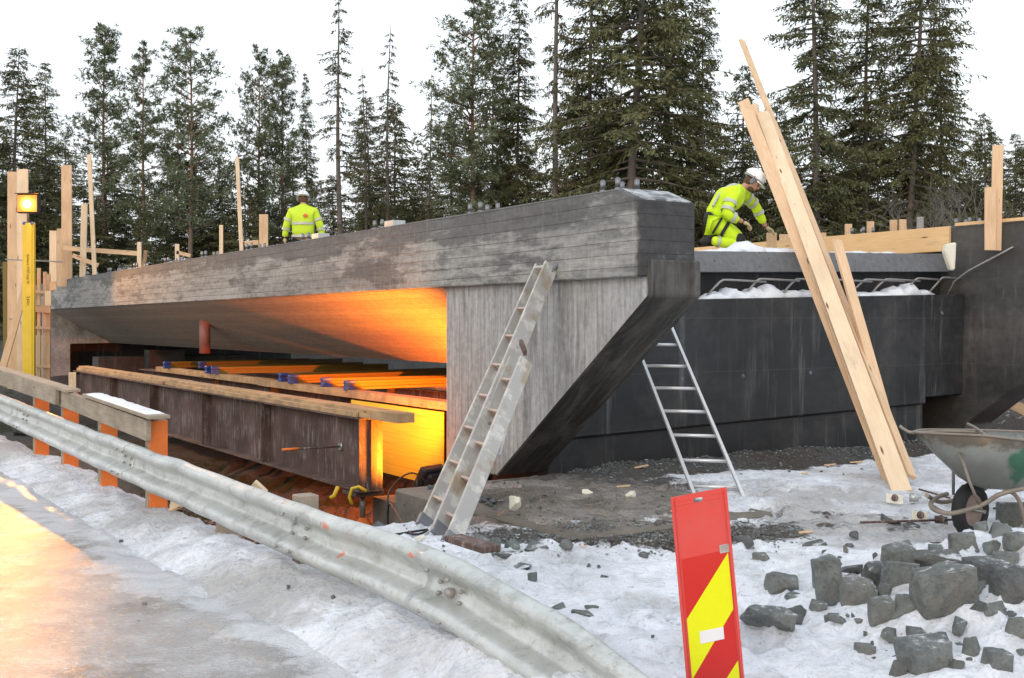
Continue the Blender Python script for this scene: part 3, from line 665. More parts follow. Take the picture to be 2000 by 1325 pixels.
plank('stake', (p.x, p.y, .84), (p.x, p.y, p.z), .14, .05, 'new_wood', label='short stake under the right hand of the kneeling worker', cat='stake')
plank('stake', PX(1797, 452, 16.2), PX(1797, 424, 16.2), .09, .04, 'rebar_steel', label='dark short stake standing right of the stud pair', cat='stake')
a = PX(1949, 440, 15.0); plank('post_board', (a.x - .03, a.y, .9), PX(1949, 284, 15.0), .135, .05, 'new_wood', face=(-.3, -1, 0), label='tall upright board standing on the dark wall at right edge', cat='board')
a = PX(1934, 440, 14.9); plank('post_board', (a.x, a.y, .9), PX(1934, 366, 14.9), .14, .05, 'new_wood', face=(-.3, -1, 0), label='shorter upright board in front of the tall one at right edge', cat='board')

# ================================================================== leaning timber bundle
def lean(name, ft, top, Yf, Yt, wpx, th, mat, lab, face=(-.45, -1, .3)):
    a = PX(ft[0], ft[1], Yf); b = PX(top[0], top[1], Yt)
    return plank(name, a, b, wpx * Yf / F, th, mat, face=face, label=lab, cat='plank', group='timber leaning on the bridge deck')
lean('plank', (1742, 936), (1452, 198), 11.0, 16.7, 34, .045, 'new_wood', 'thick leaning plank at the left side of the bundle')
lean('plank', (1752, 958), (1470, 206), 10.60, 16.95, 26, .045, 'new_wood', 'narrow leaning plank squeezed between the two thick ones')
lean('plank', (1762, 963), (1489, 221), 10.30, 16.6, 38, .05, 'pale_wood', 'palest leaning plank in the middle of the bundle with foot on snow', face=(-.2, -1, .3))
lean('batten', (1780, 932), (1449, 80), 10.75, 18.6, 22, .045, 'new_wood', 'longest and thinnest leaning batten reaching above the others', face=(.5, -1, .3))
lean('plank', (1762, 925), (1634, 470), 11.1, 13.45, 24, .045, 'new_wood', 'short leaning plank at the right side of the bundle', face=(.25, -1, .2))

# ================================================================== aluminium ladder
la = thing('ladder', on_ground(1408, 975), 'silver aluminium ladder with blue feet leaning behind the wing wall', 'ladder')
fL = PX(1362, 952, 10.5); fR = PX(1457, 985, 9.7)
dirL = Vector((1.30, 12.25, .35)) - Vector((1.74, 10.15, -1.55))
fR = Vector((2.03, 9.78, -1.6)); fL = fR - Vector((.41, -.10, 0))
top = Vector((-.62, 2.35, 2.22)); sd = (fR - fL).normalized()
for f in (fL, fR):
    P().beam(f, f + top, .028, .07, top.cross(sd)).build('rail', 'aluminium', la, bevel=.004)
    P().beam(f - top * .001, f + top * .012, .036, .078, top.cross(sd)).build('foot', 'blue_plastic', la, bevel=.006)
for k in range(10):
    e = .05 + k * .092 - (.0); P().tube([fL + top * e, fR + top * e], .0155, 10).build('rung', 'aluminium', la)
# ================================================================== old folding ladder
lb = thing('folding_ladder', on_ground(860, 1045), 'old dirty grey folding ladder leaning against the bridge edge beam', 'ladder')
ft = PX(857, 1046, 8.25); tp = PX(1076, 520, 10.55); dv = tp - ft
side = Vector((-.135, .32, 0)); sidn = side.normalized(); nrm = dv.cross(side).normalized()
if nrm.x > 0: nrm = -nrm
# near rail (right) wide face to the viewer, far rail (left)
face_n = sidn
def chan(a, b, wd, th, mat, name, parent, up):
    m = MB(); m.beam(a, b, th, wd, up); return m.build(name, mat, parent, bevel=.004)
updir = nrm
chan(ft, tp, .155, .03, 'old_ladder', 'rail', lb, updir)
chan(ft + side * 1.0, tp + side * .75, .11, .025, 'old_ladder', 'rail', lb, updir)
for k in range(7):
    e = .09 + k * .118; a = ft + dv * e; b = a + side * (1 - .25 * e)
    MB().beam(a, b, .085, .022, dv.normalized()).build('tread', 'ladder_tread', lb, bevel=.003)
e = .985; MB().beam(ft + dv * e - sidn * .02, ft + dv * e + side * .75, .10, .03, dv.normalized()).build('top_step', 'old_ladder', lb, bevel=.003)
MB().beam(tp + Vector((.01, 0, -.03)) - sidn * .05, tp + Vector((.0, .02, .0)) + side * .75, .12, .02, nrm).build('end_cap', 'ear_muff', lb, bevel=.003)
f2 = PX(884, 1058, 8.05); t2 = PX(1028, 705, 9.35); d2 = t2 - f2
n2 = d2.cross(side).normalized(); n2 = -n2 if n2.x > 0 else n2
chan(f2, t2, .135, .03, 'old_ladder', 'rail', lb, n2)
chan(f2 + side * .9, t2 + side * .75, .11, .025, 'old_ladder', 'rail', lb, n2)
for k in range(5):
    e = .1 + k * .19; a = f2 + d2 * e; MB().beam(a, a + side * (.9 - .2 * e), .09, .022, d2.normalized()).build('tread', 'ladder_tread', lb, bevel=.003)
h = ft + dv * .665
MB().beam(h.lerp(t2, .25) + Vector((0, -.0, .04)), h.lerp(t2, .85) + Vector((0, .0, .04)), .03, .05, (0, 0, 1)).build('hinge', 'rust_steel', lb, bevel=.004)
a = ft + dv * .56 + Vector((.05, -.08, 0)); b = f2 + d2 * .60 + Vector((0, -.05, -.1)); MB().tube([a + Vector((.06, 0, -.02)), b + Vector((.0, 0, -.12))], .013, 8).build('stay', 'aluminium', lb)
for p, d in ((ft, dv), (f2, d2), (ft + side, dv)):
    MB().beam(p - d * .004, p + d * .03, .145, .042, sidn).build('foot', 'ear_muff', lb, bevel=.005)
for e, dd in ((.36, .02), (.31, .09)):
    p = ft + dv * e + Vector((0, -.03, 0)) + Vector((dd, 0, 0)); MB().tube([p - sidn * .03, p - sidn * .045], .014, 10).build('bolt', 'rust_steel', lb)

# ================================================================== falsework girders
def girder(w0, t0, t1, zt, hh, label, stiff, group=None):
    g = thing('steel_girder', W(w0, t0, zt - hh), label, 'girder', group, rz=ANG)
    b = .15
    P().box((w0 - .008, t0, zt - hh + .02), (w0 + .008, t1, zt - .02), Wf).build('web', 'rust_steel', g)
    P().box((w0 - b, t0, zt - .02), (w0 + b, t1, zt), Wf).build('flange', 'rust_steel', g, bevel=.003)
    P().box((w0 - b, t0, zt - hh), (w0 + b, t1, zt - hh + .02), Wf).build('flange', 'rust_steel', g, bevel=.003)
    for tt in stiff:
        for sg in (-1, 1):
            P().box((w0 + sg * .0085, tt - .008, zt - hh + .021), (w0 + sg * (b - .012), tt + .008, zt - .021), Wf).build('stiffener', 'rust_steel', g)
    return g
gr = girder(-.79, 3.57, 18.2, -1.05, .80, 'long rusty steel girder nearest the road with whitish streaks', [3.6, 6.6, 9.1, 12.0, 14.9], 'girders under the bridge')
# rod with washer through the web
p = W(-.80, 4.35, -1.43); q_ = p + Vector((-.62, -.25, -.01))
MB().tube([p, q_], .011, 8).build('tie_rod', 'rust_steel', gr)
MB().tube([q_, p + (q_ - p) * .72], .016, 8).build('lit_rod_tip', 'orange_paint', gr)  # orange colour stands for lamplight on the rod tip
MB().tube([p + BV * .01, p - BV * .02], .055, 4).build('washer_plate', 'galvanised', gr)
gr2 = girder(.60, 4.1, 18.2, -1.05, .82, 'second steel girder lit bright yellow by the work lamp', [7, 10, 13])
tag(P().box((.34, 4.05, -1.95), (.362, 6.6, -1.075), Wf).build('plywood_sheet', 'yellow_sheet'), 'yellow plywood sheet lit bright by the work lamp between the girders', 'plywood')
gr3 = girder(2.2, 3.9, 18.2, -1.05, .82, 'third steel girder in the dark under the bridge', [9])
gr4 = girder(4.1, 3.9, 18.2, -1.05, .82, 'fourth steel girder furthest in under the bridge', [9])
for i, (w0, t0, t1, mt, lab) in enumerate(((-.80, 2.75, 10.4, 'dirty_wood', 'beam timber on top of the front girder, near half'), (-.76, 10.42, 18.0, 'dirty_wood', 'timber on top of the front girder, far half'), (.42, 3.55, 10.2, 'dirty_wood', 'timber on the second girder, near half under the yellow beams'), (.50, 10.22, 16.6, 'dirty_wood', 'timber on the second girder, far half under the yellow beams'), (2.2, 3.9, 16.0, 'dirty_wood', 'timber on top of the dark third girder'))):
    t0 = max(t0, 2.75)
    plank('timber', W(w0, t0, -.998), W(w0, t1, -.998), .20, .10, mt, face=(0, 0, 1), label=lab, cat='timber', group='timbers on the steel girders')
    if i < 2: plank('board', W(w0 - .125, t0 + .9, -1.018), W(w0 - .125, t1, -1.018), .035, .06, mt, face=(0, 0, 1), label='narrow board beside the timber on the front girder, ' + ('near half' if i == 0 else 'far half'), cat='board')
# yellow formwork beams with blue ends
def hbeam(name, a, b, hgt, label, up=(0, 0, 1), blue=True, mat='yellow_ply'):
    a = Vector(a); b = Vector(b); d = (b - a).normalized(); up = Vector(up)
    g = thing(name, a, label, 'formwork beam', 'yellow formwork beams'); fl = .04
    MB().beam(a, b, .03, hgt - 2 * fl, up).build('web', mat, g)
    for sg in (-1, 1): MB().beam(a + up * sg * (hgt - fl) / 2, b + up * sg * (hgt - fl) / 2, .08, fl, up).build('flange', mat, g, bevel=.004)
    if blue:
        for sg in (-1, 1): MB().beam(a - d * .012 + up * sg * (hgt - fl) / 2, a + d * .14 + up * sg * (hgt - fl) / 2, .088, fl + .01, up).build('end_cap', 'blue_plastic', g, bevel=.01)
        MB().beam(a - d * .01, a + d * .10, .05, hgt - 2 * fl, up).build('end_cap', 'blue_plastic', g)
    return g
hb = [(15.6, .30, .06, 'leftmost'), (15.2, .9, .05, 'second from the left, set back'), (12.9, .32, .05, 'third from the left'), (12.5, .30, -.05, 'fourth from the left'), (9.3, .36, .06, 'fifth from the left'), (8.7, .28, .03, 'third from the right'), (7.6, .34, -.04, 'second from the right'), (6.7, .30, .02, 'rightmost')]
for tt, w0, yaw, lab in hb:
    hbeam('formwork_beam', W(w0, tt, -.885), W(w0 + 3.3, tt + yaw * 8, -.885), .125, 'yellow formwork beam with blue end, ' + lab + ' under the bridge')
# support jack under the near girder end
jk = thing('screw_jack', W(-.79, 3.8, -2.45), 'orange steel screw jack under the lit end of the front girder', 'jack')
b = W(-.79, 3.8, -1.855)
P().box((-.95, 3.62, -1.90), (-.62, 3.98, -1.86), Wf).build('head_plate', 'rust_steel', jk)
MB().tube([b + Vector((0, 0, -.03)), b + Vector((0, 0, -.35))], .03, 12).build('spindle', 'steel_bolt', jk)
MB().tube([b + Vector((0, 0, -.30)), b + Vector((0, 0, -.42)), b + Vector((0, 0, -.46))], [.05, .16, .18], 4).build('base', 'orange_paint', jk)
P().box((-1.05, 3.5, -2.75), (-.5, 4.1, -2.31), Wf).build('base_block', 'dirty_wood', jk)
sh = thing('strap', W(-1.1, 3.62, -1.85), 'yellow lashing strap hanging from the girder end', 'strap')
c0 = W(-.97, 3.55, -1.82)
MB().tube([c0 + Vector((.10, -.02, .0)), c0 + Vector((.02, -.03, .05)), c0 + Vector((-.05, -.03, .03)), c0 + Vector((-.08, -.03, -.06)), c0 + Vector((-.05, -.03, -.14))], .018, 8).build('webbing', 'yellow_paint', sh)
MB().tube([c0 + Vector((-.20, -.03, .05)), c0 + Vector((-.24, -.03, -.05)), c0 + Vector((-.28, -.03, -.07))], .022, 8).build('hook', 'yellow_paint', sh)
plank('prop_board', W(-1.0, 17.9, -2.5), W(-1.0, 17.9, -1.08), .16, .06, 'pale_wood', label='upright board under the far end of the front girder', cat='board')

# ================================================================== work lamp on the footing
LP = W(-.22, 3.33, -1.70)
wl = thing('work_lamp', W(-.13, 3.3, -1.93), 'black work lamp turned away on the ground beside the wing wall', 'work lamp')
ax = (BU * .8 + Vector((0, 0, .48)) - BV * .28).normalized(); rt = ax.cross(Vector((0, 0, 1))).normalized(); up = rt.cross(ax).normalized(); up = up if up.z > 0 else -up
def lbox(c, rx, ax_, up_, sx, sd, su): # centred box
    return [c + rx * a * sx + ax_ * b * sd + up_ * d * su for d in (-1, 1) for a, b in ((-1, -1), (1, -1), (1, 1), (-1, 1))]
MB().hexa(lbox(LP, rt, ax, up, .17, .05, .13)).build('housing', 'black_plastic', wl, bevel=.02)
MB().hexa(lbox(LP - ax * .07, rt, ax, up, .12, .04, .085)).build('back_cover', 'black_plastic', wl, bevel=.02)
MB().hexa(lbox(LP + ax * .054, rt, ax, up, .13, .004, .09)).build('lens', 'lamp_glass_soft', wl)
MB().tube([LP - rt * .19, LP - rt * .19 - Vector((0, 0, .15)), LP + rt * .19 - Vector((0, 0, .15)), LP + rt * .19], .012, 8).build('bracket', 'black_plastic', wl)
P().box((-.36, 3.1, -1.955), (.03, 3.5, -1.90), Wf).build('stand', 'dirty_wood', wl)
P().box((-.62, 1.98, -2.7), (.66, 3.9, -1.957), Wf).build('lower_footing', 'concrete_slab', br)
al = bpy.data.lights.new('work_lamp_light', 'AREA'); al.shape = 'RECTANGLE'; al.size = .3; al.size_y = .22; al.energy = 200; al.color = (1, .28, .008); al.spread = R(118)
ao = bpy.data.objects.new('work_lamp_light', al); col.objects.link(ao); ao.parent = wl
mm = Matrix((rt, up if rt.cross(up).dot(-ax) > 0 else -up, -ax)).transposed().to_4x4(); mm.translation = LP + ax * .08
mm = Matrix((rt, (-ax).cross(rt), -ax)).transposed().to_4x4(); mm.translation = LP + ax * .08
ao.matrix_basis = ensure(wl).inverted() @ mm
added_lamp = thing('work_lamp', W(1.5, 3.95, -2.6), 'added unseen lamp behind the wing wall, lighting the underside of the deck', 'work lamp')  # extra lamp put in out of sight to brighten the soffit
L2 = W(1.5, 3.95, -1.50); ax2 = (BU * .86 + Vector((0, 0, .36)) - BV * .34).normalized(); rt2 = ax2.cross(Vector((0, 0, 1))).normalized(); up2 = rt2.cross(ax2).normalized()
MB().hexa(lbox(L2 - ax2 * .03, rt2, ax2, up2, .15, .03, .075)).build('housing', 'black_plastic', added_lamp, bevel=.01)
MB().hexa(lbox(L2 + ax2 * .004, rt2, ax2, up2, .13, .003, .06)).build('lens', 'lamp_glass_soft', added_lamp)
P().box((1.36, 3.8, -2.7), (1.64, 4.1, -1.62), Wf).build('stand', 'dirty_wood', added_lamp)
al = bpy.data.lights.new('work_lamp_light', 'AREA'); al.shape = 'RECTANGLE'; al.size = .26; al.size_y = .12; al.energy = 620; al.color = (1, .165, .008); al.spread = R(150)  # orange fill light of the added lamp
ao = bpy.data.objects.new('work_lamp_light', al); col.objects.link(ao); ao.parent = added_lamp
mm = Matrix((rt2, (-ax2).cross(rt2), -ax2)).transposed().to_4x4(); mm.translation = L2 + ax2 * .03
ao.matrix_basis = ensure(added_lamp).inverted() @ mm
# cable from the lamp
ca = [LP - ax * .1 + Vector((0, 0, -.1)), W(-.75, 2.7, -1.55), W(-1.28, 2.15, -1.62), W(-1.42, 1.9, -1.9), W(-1.5, 1.7, -1.66), on_ground(800, 1045) + Vector((0, 0, .01)), on_ground(835, 1040) + Vector((0, 0, .01)), on_ground(770, 1048) + Vector((0, 0, .01))]
def smoothpath(p, k=6):
    p = [Vector(a) for a in p]; o = []
    for i in range(len(p) - 1):
        a, b, c, d = p[max(i - 1, 0)], p[i], p[i + 1], p[min(i + 2, len(p) - 1)]
        for j in range(k):
            u = j / k; o.append(.5 * ((2 * b) + (c - a) * u + (2 * a - 5 * b + 4 * c - d) * u * u + (3 * b - a - 3 * c + d) * u ** 3))
    return o + [p[-1]]
tag(MB().tube(smoothpath(ca), .009, 6).build('cable', 'black_plastic'), 'black cable running from the work lamp over the concrete footing', 'cable')

# ================================================================== lamp on the yellow post, far left
yp = thing('yellow_post', PX(57, 745, 25), 'upright yellow formwork beam carrying the bright orange lamp', 'post')
a = PX(57, 760, 25); b = PX(56.5, 436, 25)
MB().beam(a, b, .10, .03, (0, -1, 0)).build('web', 'yellow_paint', yp)
for sg in (-1, 1): MB().beam(a + Vector((sg * .105, 0, 0)), b + Vector((sg * .105, 0, 0)), .05, .09, (0, -1, 0)).build('flange', 'yellow_paint', yp, bevel=.006)
MB().beam(a + Vector((0, -.052, 0)), b + Vector((0, -.052, 0)), .17, .012, (0, -1, 0)).build('face_board', 'yellow_paint', yp)
for txt, y in (('dokaco H20 top N', 526), ('3,60m', 588)):
    p = PX(57, y, 25) + Vector((0, -.062, 0)); m4 = Matrix.Translation(p) @ Matrix.Rotation(R(90), 4, 'X') @ Matrix.Rotation(R(-90), 4, 'Z')
    textmesh(txt, .085, m4, 'text_ink', yp)
for sg in (-1, 1): MB().tube([b + Vector((sg * .085, -.06, -.01)), b + Vector((sg * .085, .06, -.01))], .035, 10).build('end_cap', 'blue_plastic', yp)
fl = thing('flood_lamp', PX(55, 399, 25) + Vector((0, 0, -.19)), 'glaring orange flood lamp on top of the yellow post', 'flood lamp')
c0 = PX(55, 399, 25)
MB().box((c0.x - .24, c0.y - .05, c0.z - .20), (c0.x + .24, c0.y + .12, c0.z + .22)).build('housing', 'black_plastic', fl, bevel=.02)
MB().box((c0.x - .215, c0.y - .062, c0.z - .175), (c0.x + .215, c0.y - .053, c0.z + .195)).build('lens', 'flood_glass', fl)
MB().box((c0.x - .25, c0.y - .13, c0.z + .222), (c0.x + .25, c0.y + .12, c0.z + .235)).build('visor', 'rust_steel', fl)
MB().beam(c0 + Vector((0, 0, -.42)), c0 + Vector((0, 0, -.19)), .05, .03, (0, -1, 0)).build('bracket', 'rust_steel', fl)
al = bpy.data.lights.new('flood_lamp_light', 'AREA'); al.shape = 'RECTANGLE'; al.size = .15; al.size_y = .13; al.energy = 320; al.color = (1, .40, .075); al.spread = R(160)
ao = bpy.data.objects.new('flood_lamp_light', al); col.objects.link(ao); ao.parent = fl
mm = Matrix.Rotation(R(-76), 4, 'X'); mm = Matrix.Translation(c0 + Vector((0, -.085, .01))) @ Matrix.Rotation(R(38), 4, 'Z') @ mm
ao.matrix_basis = ensure(fl).inverted() @ mm

# ================================================================== site timber at the far left
def bd(x0, y0, x1, y1, wpx, Y, mat, lab, name='board', cat='board', Y1=None, th=.04, face=(0, -1, 0)):
    return plank(name, PX(x0, y0, Y), PX(x1, y1, Y1 or Y), wpx * Y / F, th, mat, face=face, label=lab, cat=cat, group='upright site timber at the far end')
bd(24, 760, 24, 336, 18, 26.5, 'new_wood', 'tall upright board left of the yellow post, leftmost of the two')
bd(44, 760, 44, 331, 22, 26.3, 'pale_wood', 'tall upright board directly behind the flood lamp')
bd(12, 760, 10, 512, 9, 27, 'yellow_ply', 'yellow upright beam at the left edge of the photo')
bd(0, 738, 50, 560, 14, 25.7, 'new_wood', 'diagonal brace at the left edge behind the guard rail', name='brace', cat='brace')
bd(131, 560, 130, 323, 20, 29.5, 'new_wood', 'tallest wide board at the bridge far end')
bd(104, 560, 104, 451, 14, 29, 'pale_wood', 'short upright board at the bridge far end, left one of a pair')
bd(118, 560, 118, 447, 13, 29.8, 'new_wood', 'short upright board at the bridge far end, right one of a pair')
bd(161, 560, 165, 398, 12, 28.5, 'pale_wood', 'middle high board at the bridge far end')
bd(186, 560, 174, 302, 8, 28, 'pale_wood', 'thin tall leaning batten at the bridge far end', name='batten', cat='batten')
bd(124, 485, 275, 496, 9, 28.9, 'new_wood', 'horizontal board nailed across the uprights at the far end')
bd(142, 499, 192, 519, 8, 28.3, 'new_wood', 'short slanting board below the horizontal one')
bd(272, 540, 272, 473, 8, 27, 'pale_wood', 'short peg standing at the right end of the horizontal board', name='peg', cat='peg')
bd(278, 540, 285, 489, 7, 27.2, 'dirty_wood', 'leaning dark peg next to the short peg', name='peg', cat='peg')
bd(475, 560, 463, 307, 7, 24, 'pale_wood', 'thin tall batten standing on the deck left of the standing worker', name='batten', cat='batten')
bd(515, 560, 515, 419, 17, 22.5, 'new_wood', 'short wide board standing next to the worker in the middle of deck')
bd(432, 560, 432, 440, 7, 25, 'pale_wood', 'short narrow batten on the deck left of the tall batten', name='batten', cat='batten')
bd(346, 560, 346, 477, 8, 26, 'pale_wood', 'small peg on the beam midway along the bridge', name='peg', cat='peg')
bd(345, 493, 372, 500, 7, 26, 'new_wood', 'small horizontal board beside the peg on the deck')
bd(478, 476, 505, 474, 9, 23, 'new_wood', 'small board lying flat on the deck left of the short wide board')
# formwork crate around the beam end
fw = thing('beam_formwork', PX(85, 745, 27), 'wooden formwork panel enclosing the far end of the edge beam', 'formwork')
for x in (76, 88, 95): plank('stud', PX(x, 745, 27), PX(x, 524 + (x - 76) * .6, 27), .085, .05, 'new_wood', parent=fw)
for y in (570, 603, 640, 715): plank('rail', PX(67, y, 26.9), PX(99, y + 2, 26.9), .07 if y != 603 else .16, .04, 'new_wood', parent=fw)
plank('board', PX(97, 560, 26.8), PX(110, 558, 26.8), .20, .04, 'new_wood', parent=fw)
plank('board', PX(88, 583, 26.7), PX(100, 583, 26.7), .35, .04, 'pale_wood', parent=fw)
MB().add([PX(70, 655, 27.3), PX(92, 655, 27.3), PX(92, 738, 27.3), PX(70, 738, 27.3)], [(0, 1, 2, 3)]).build('sheet', 'foam_white', fw)
def rodl(x0, y0, x1, y1, Y, lab): tag(MB().tube([PX(x0, y0, Y), PX(x1, y1, Y)], .014, 6).build('tie_rod', 'rebar_steel'), lab, 'rod')
rodl(10, 507, 122, 512, 26.0, 'thin steel rod behind the yellow post at lamp post height'); rodl(18, 623, 38, 624, 26.0, 'short rod sticking out of the timber at the left edge'); rodl(130, 573, 150, 575, 28, 'short dark rod sticking out of the beam end')

# ================================================================== guard rail
gd = thing('guard_rail', RG(0, 0, -1.5), 'bent galvanised steel guard rail running from far left down into the snow', 'guard rail')
ztop_s = [(-40, -.82), (-9.3, -.94), (-5, -1.01), (0, -1.07), (1.5, -1.075), (2.16, -1.12), (3.06, -1.29), (4.0, -1.50), (5.2, -1.80), (6, -2.0)]
def interp(tab, s): return float(np.interp(s, [a for a, _ in tab], [b for _, b in tab]))
def railmesh(s0, s1, name, off=0.0):
    NP = 28; vs = []; cl = []; S = np.arange(s0, s1, .06)
    for s in S:
        zt = np.mean([interp(ztop_s, s + d) for d in (-.35, 0, .35)])
        tilt = R(7) + R(15) * float(sstep(0, 3, np.array(s)))
        dent = .018 * mnoise.noise(Vector((s * 1.3, 0, 3))) ; twist = .10 * mnoise.noise(Vector((s * .55, 4, 0)))
        for k in range(NP):
            u = k / (NP - 1)
            aa = abs(2 * u - 1); pr = (float(sstep(.16, .60, np.array(aa))) - .5 * float(sstep(.76, 1.0, np.array(aa)))) * .092
            edge_ = .010 * mnoise.noise(Vector((s * 2.6, u * 2, 9)))
            z = -u * .315; n = pr + dent + edge_ + off
            ta = tilt + twist
            qq = n * math.cos(ta) - z * math.sin(ta) * -1 * 1.0; zz = z * math.cos(ta) + n * math.sin(ta) * 1.0
            # tilt: top leans away from the road
            qq = n * math.cos(ta) + (-z) * math.sin(ta) - .157 * math.sin(ta)
            vs.append(RG(s, qq + .02, zt + zz + (.010 + .016 * float(sstep(-1.2, 0, np.array(s)))) * mnoise.noise(Vector((s * 1.7, 7, 0)))))
            o_ = 0; b_ = 0
            for (sc, uc, rs, ru) in ((.55, .18, .05, .12), (.62, .62, .035, .10), (.82, .22, .03, .06), (1.02, .30, .03, .06), (1.45, .2, .06, .05)):
                o_ = max(o_, math.exp(-((s - sc - (u - uc) * .25) / rs) ** 2 - ((u - uc) / ru) ** 2))
            for (sc, uc) in ((-.25, .35), (-.12, .5), (-.4, .55), (.0, .42), (-.3, .72), (.05, .65)):
                b_ = max(b_, .8 * math.exp(-((s - sc) / .05) ** 2 - ((u - uc) / .05) ** 2))
            cl.append((o_, 0, b_, 1))
    fs = [(i * NP + k, i * NP + k + 1, (i + 1) * NP + k + 1, (i + 1) * NP + k) for i in range(len(S) - 1) for k in range(NP - 1)]
    V = np.array([ensure(gd).inverted() @ v for v in vs]); o = gridmesh(name, V, np.array(fs), 'rail_steel', np.array(cl), 'paint'); o.parent = gd; MAT[o.name] = ensure(gd)
    md = o.modifiers.new('thick', 'SOLIDIFY'); md.thickness = .004; return o
railmesh(-34, -7.4, 'rail', 0); railmesh(-7.7, -3.3, 'rail', .006); railmesh(-3.6, .2, 'rail', 0); railmesh(-.1, 1.95, 'rail', .006); railmesh(1.5, 5.6, 'rail', .012)
def rbolt(s, u, par=gd, r=.013):
    zt = interp(ztop_s, s); tilt = R(12); p = RG(s, .04 + float(sstep(.16, .60, np.array(abs(2 * u - 1)))) * .088 + u * .315 * math.sin(tilt) - .03, zt - u * .31)
    MB().ball(p, (r, r, r * .8), 10, 6).build('bolt', 'rebar_steel', par)
for s0 in (-7.55, -3.45, .05, 1.72):
    for ds in (-.09, .09):
        for u in (.22, .42, .58, .8): rbolt(s0 + ds, u)
rbolt(1.72, .5, r=.028)
def post(s, top, wd, th, mat, parent, q=-.12, name='post', bot=-1.9):
    a = RG(s, q, bot); b = RG(s, q, top)
    plank(name, a, b, wd, th, mat, face=tuple(GD), parent=parent)
post(-.16, -1.055, .12, .12, 'grey_wood', gd, q=-.09); post(-.95 * 1.6, -1.16, .15, .12, 'grey_wood', gd); post(-10.6, -.95, .16, .12, 'grey_wood', gd); post(-13.5, -.9, .16, .12, 'grey_wood', gd)
post(1.78, -1.2, .14, .12, 'grey_wood', gd, q=-.08)
MB().hexa(lbox(RG(1.62, -.14, -1.06), GD, GN, Vector((0, 0, 1)), .17, .05, .015)).build('post_cap', 'rust_steel', gd, bevel=.005)
# timber barrier above it
tb = thing('timber_barrier', RG(-4, -.2, -1.5), 'grey timber handrail on orange sprayed posts behind the guard rail', 'barrier')
for s in (-3.12, -4.6, -6.05, -7.4):
    zt = -.83 + (-(s + 3.1)) * .02
    post(s, zt, .155, .10, 'grey_wood', tb, q=-.10)
    for ds in (.053,):
        a = RG(s + ds, -.10, -1.9); b = RG(s + ds, -.10, zt + .0); plank('painted_face', a, b, .150, .005, 'orange_paint', face=tuple(GD), parent=tb)
def tplank(s0, z0, s1, z1, q, wd, th, name='plank', face=None):
    plank(name, RG(s0, q, z0), RG(s1, q, z1), wd, th, 'grey_wood', face=face or tuple(GN), parent=tb)
tplank(-3.0, -.90, -6.2, -.80, .0, .17, .045); tplank(-5.9, -.79, -14, -.64, .055, .17, .045)
tplank(-2.84, -.785, -4.95, -.725, -.04, .17, .03, 'cap_board', (0, 0, 1)); tplank(-5.5, -.715, -14, -.535, .0, .15, .03, 'cap_board', (0, 0, 1))
# snow lying on the cap
vs = []; S = np.arange(-4.85, -2.9, .05); K = 7
for i, s in enumerate(S):
    z = np.interp(s, [-4.95, -2.84], [-.725, -.785]) + .014
    for k in range(K):
        a = math.pi * k / (K - 1); hh = (.010 + .028 * abs(mnoise.noise(Vector((s * 4, 1, 0))))) * (1 if 0 < i < len(S) - 1 else .05)
        vs.append(RG(s, -.04 + math.cos(a) * .078, z + math.sin(a) ** .6 * hh))
MB().add(vs, [(i * K + k, i * K + k + 1, (i + 1) * K + k + 1, (i + 1) * K + k) for i in range(len(S) - 1) for k in range(K - 1)], True).build('snow_cover', 'snow', tb)
# broken boards under the rail
plank('scrap_board', on_ground(345, 1000) + Vector((0, 0, .02)), on_ground(345, 1000) + Vector((-.02, .2, .26)), .14, .03, 'pale_wood', face=(-.5, -.8, .3), label='pale piece of board poking out of the snow under the rail', cat='board')
plank('scrap_board', RG(-1.75, -.15, -1.55), RG(-1.25, -.25, -1.15), .11, .03, 'pale_wood', label='broken slanted board behind the pale piece under the rail', cat='board')
plank('sleeper', RG(-.9, -.22, -1.52), RG(.2, -.35, -1.50), .12, .08, 'dirty_wood', face=(0, 0, 1), label='dark squared timber lying in the gap behind the guard rail', cat='timber')

# ================================================================== hazard marker
YS = 4.75
hm = thing('marker_board', PX(1400, 1390, YS), 'red hazard marker board with slanting yellow bars in the foreground', 'hazard marker')
TL = PX(1310, 972, YS + .02); TR = PX(1419, 951, YS - .02); BLp = PX(1347, 1400, YS + .02); BRp = PX(1461, 1400, YS - .02)
ex = (TR - TL).normalized(); ey = (BLp - TL); 
nf = ex.cross(ey).normalized(); nf = nf if nf.y < 0 else -nf
def qd(u, v, d=0.0): # u across 0..1, v photo y position down along the board
    a = TL.lerp(TR, u); b = BLp.lerp(BRp, u); return a.lerp(b, v) + nf * d
def patch(poly, d, th, mat, name, bevel=0):
    n = len(poly); a = [qd(u, v, d) for u, v in poly]; b = [qd(u, v, d + th) for u, v in poly]
    return MB().add(a + b, [tuple(reversed(range(n))), tuple(range(n, 2 * n))] + [(i, (i + 1) % n, n + (i + 1) % n, n + i) for i in range(n)]).build(name, mat, hm, bevel=bevel)
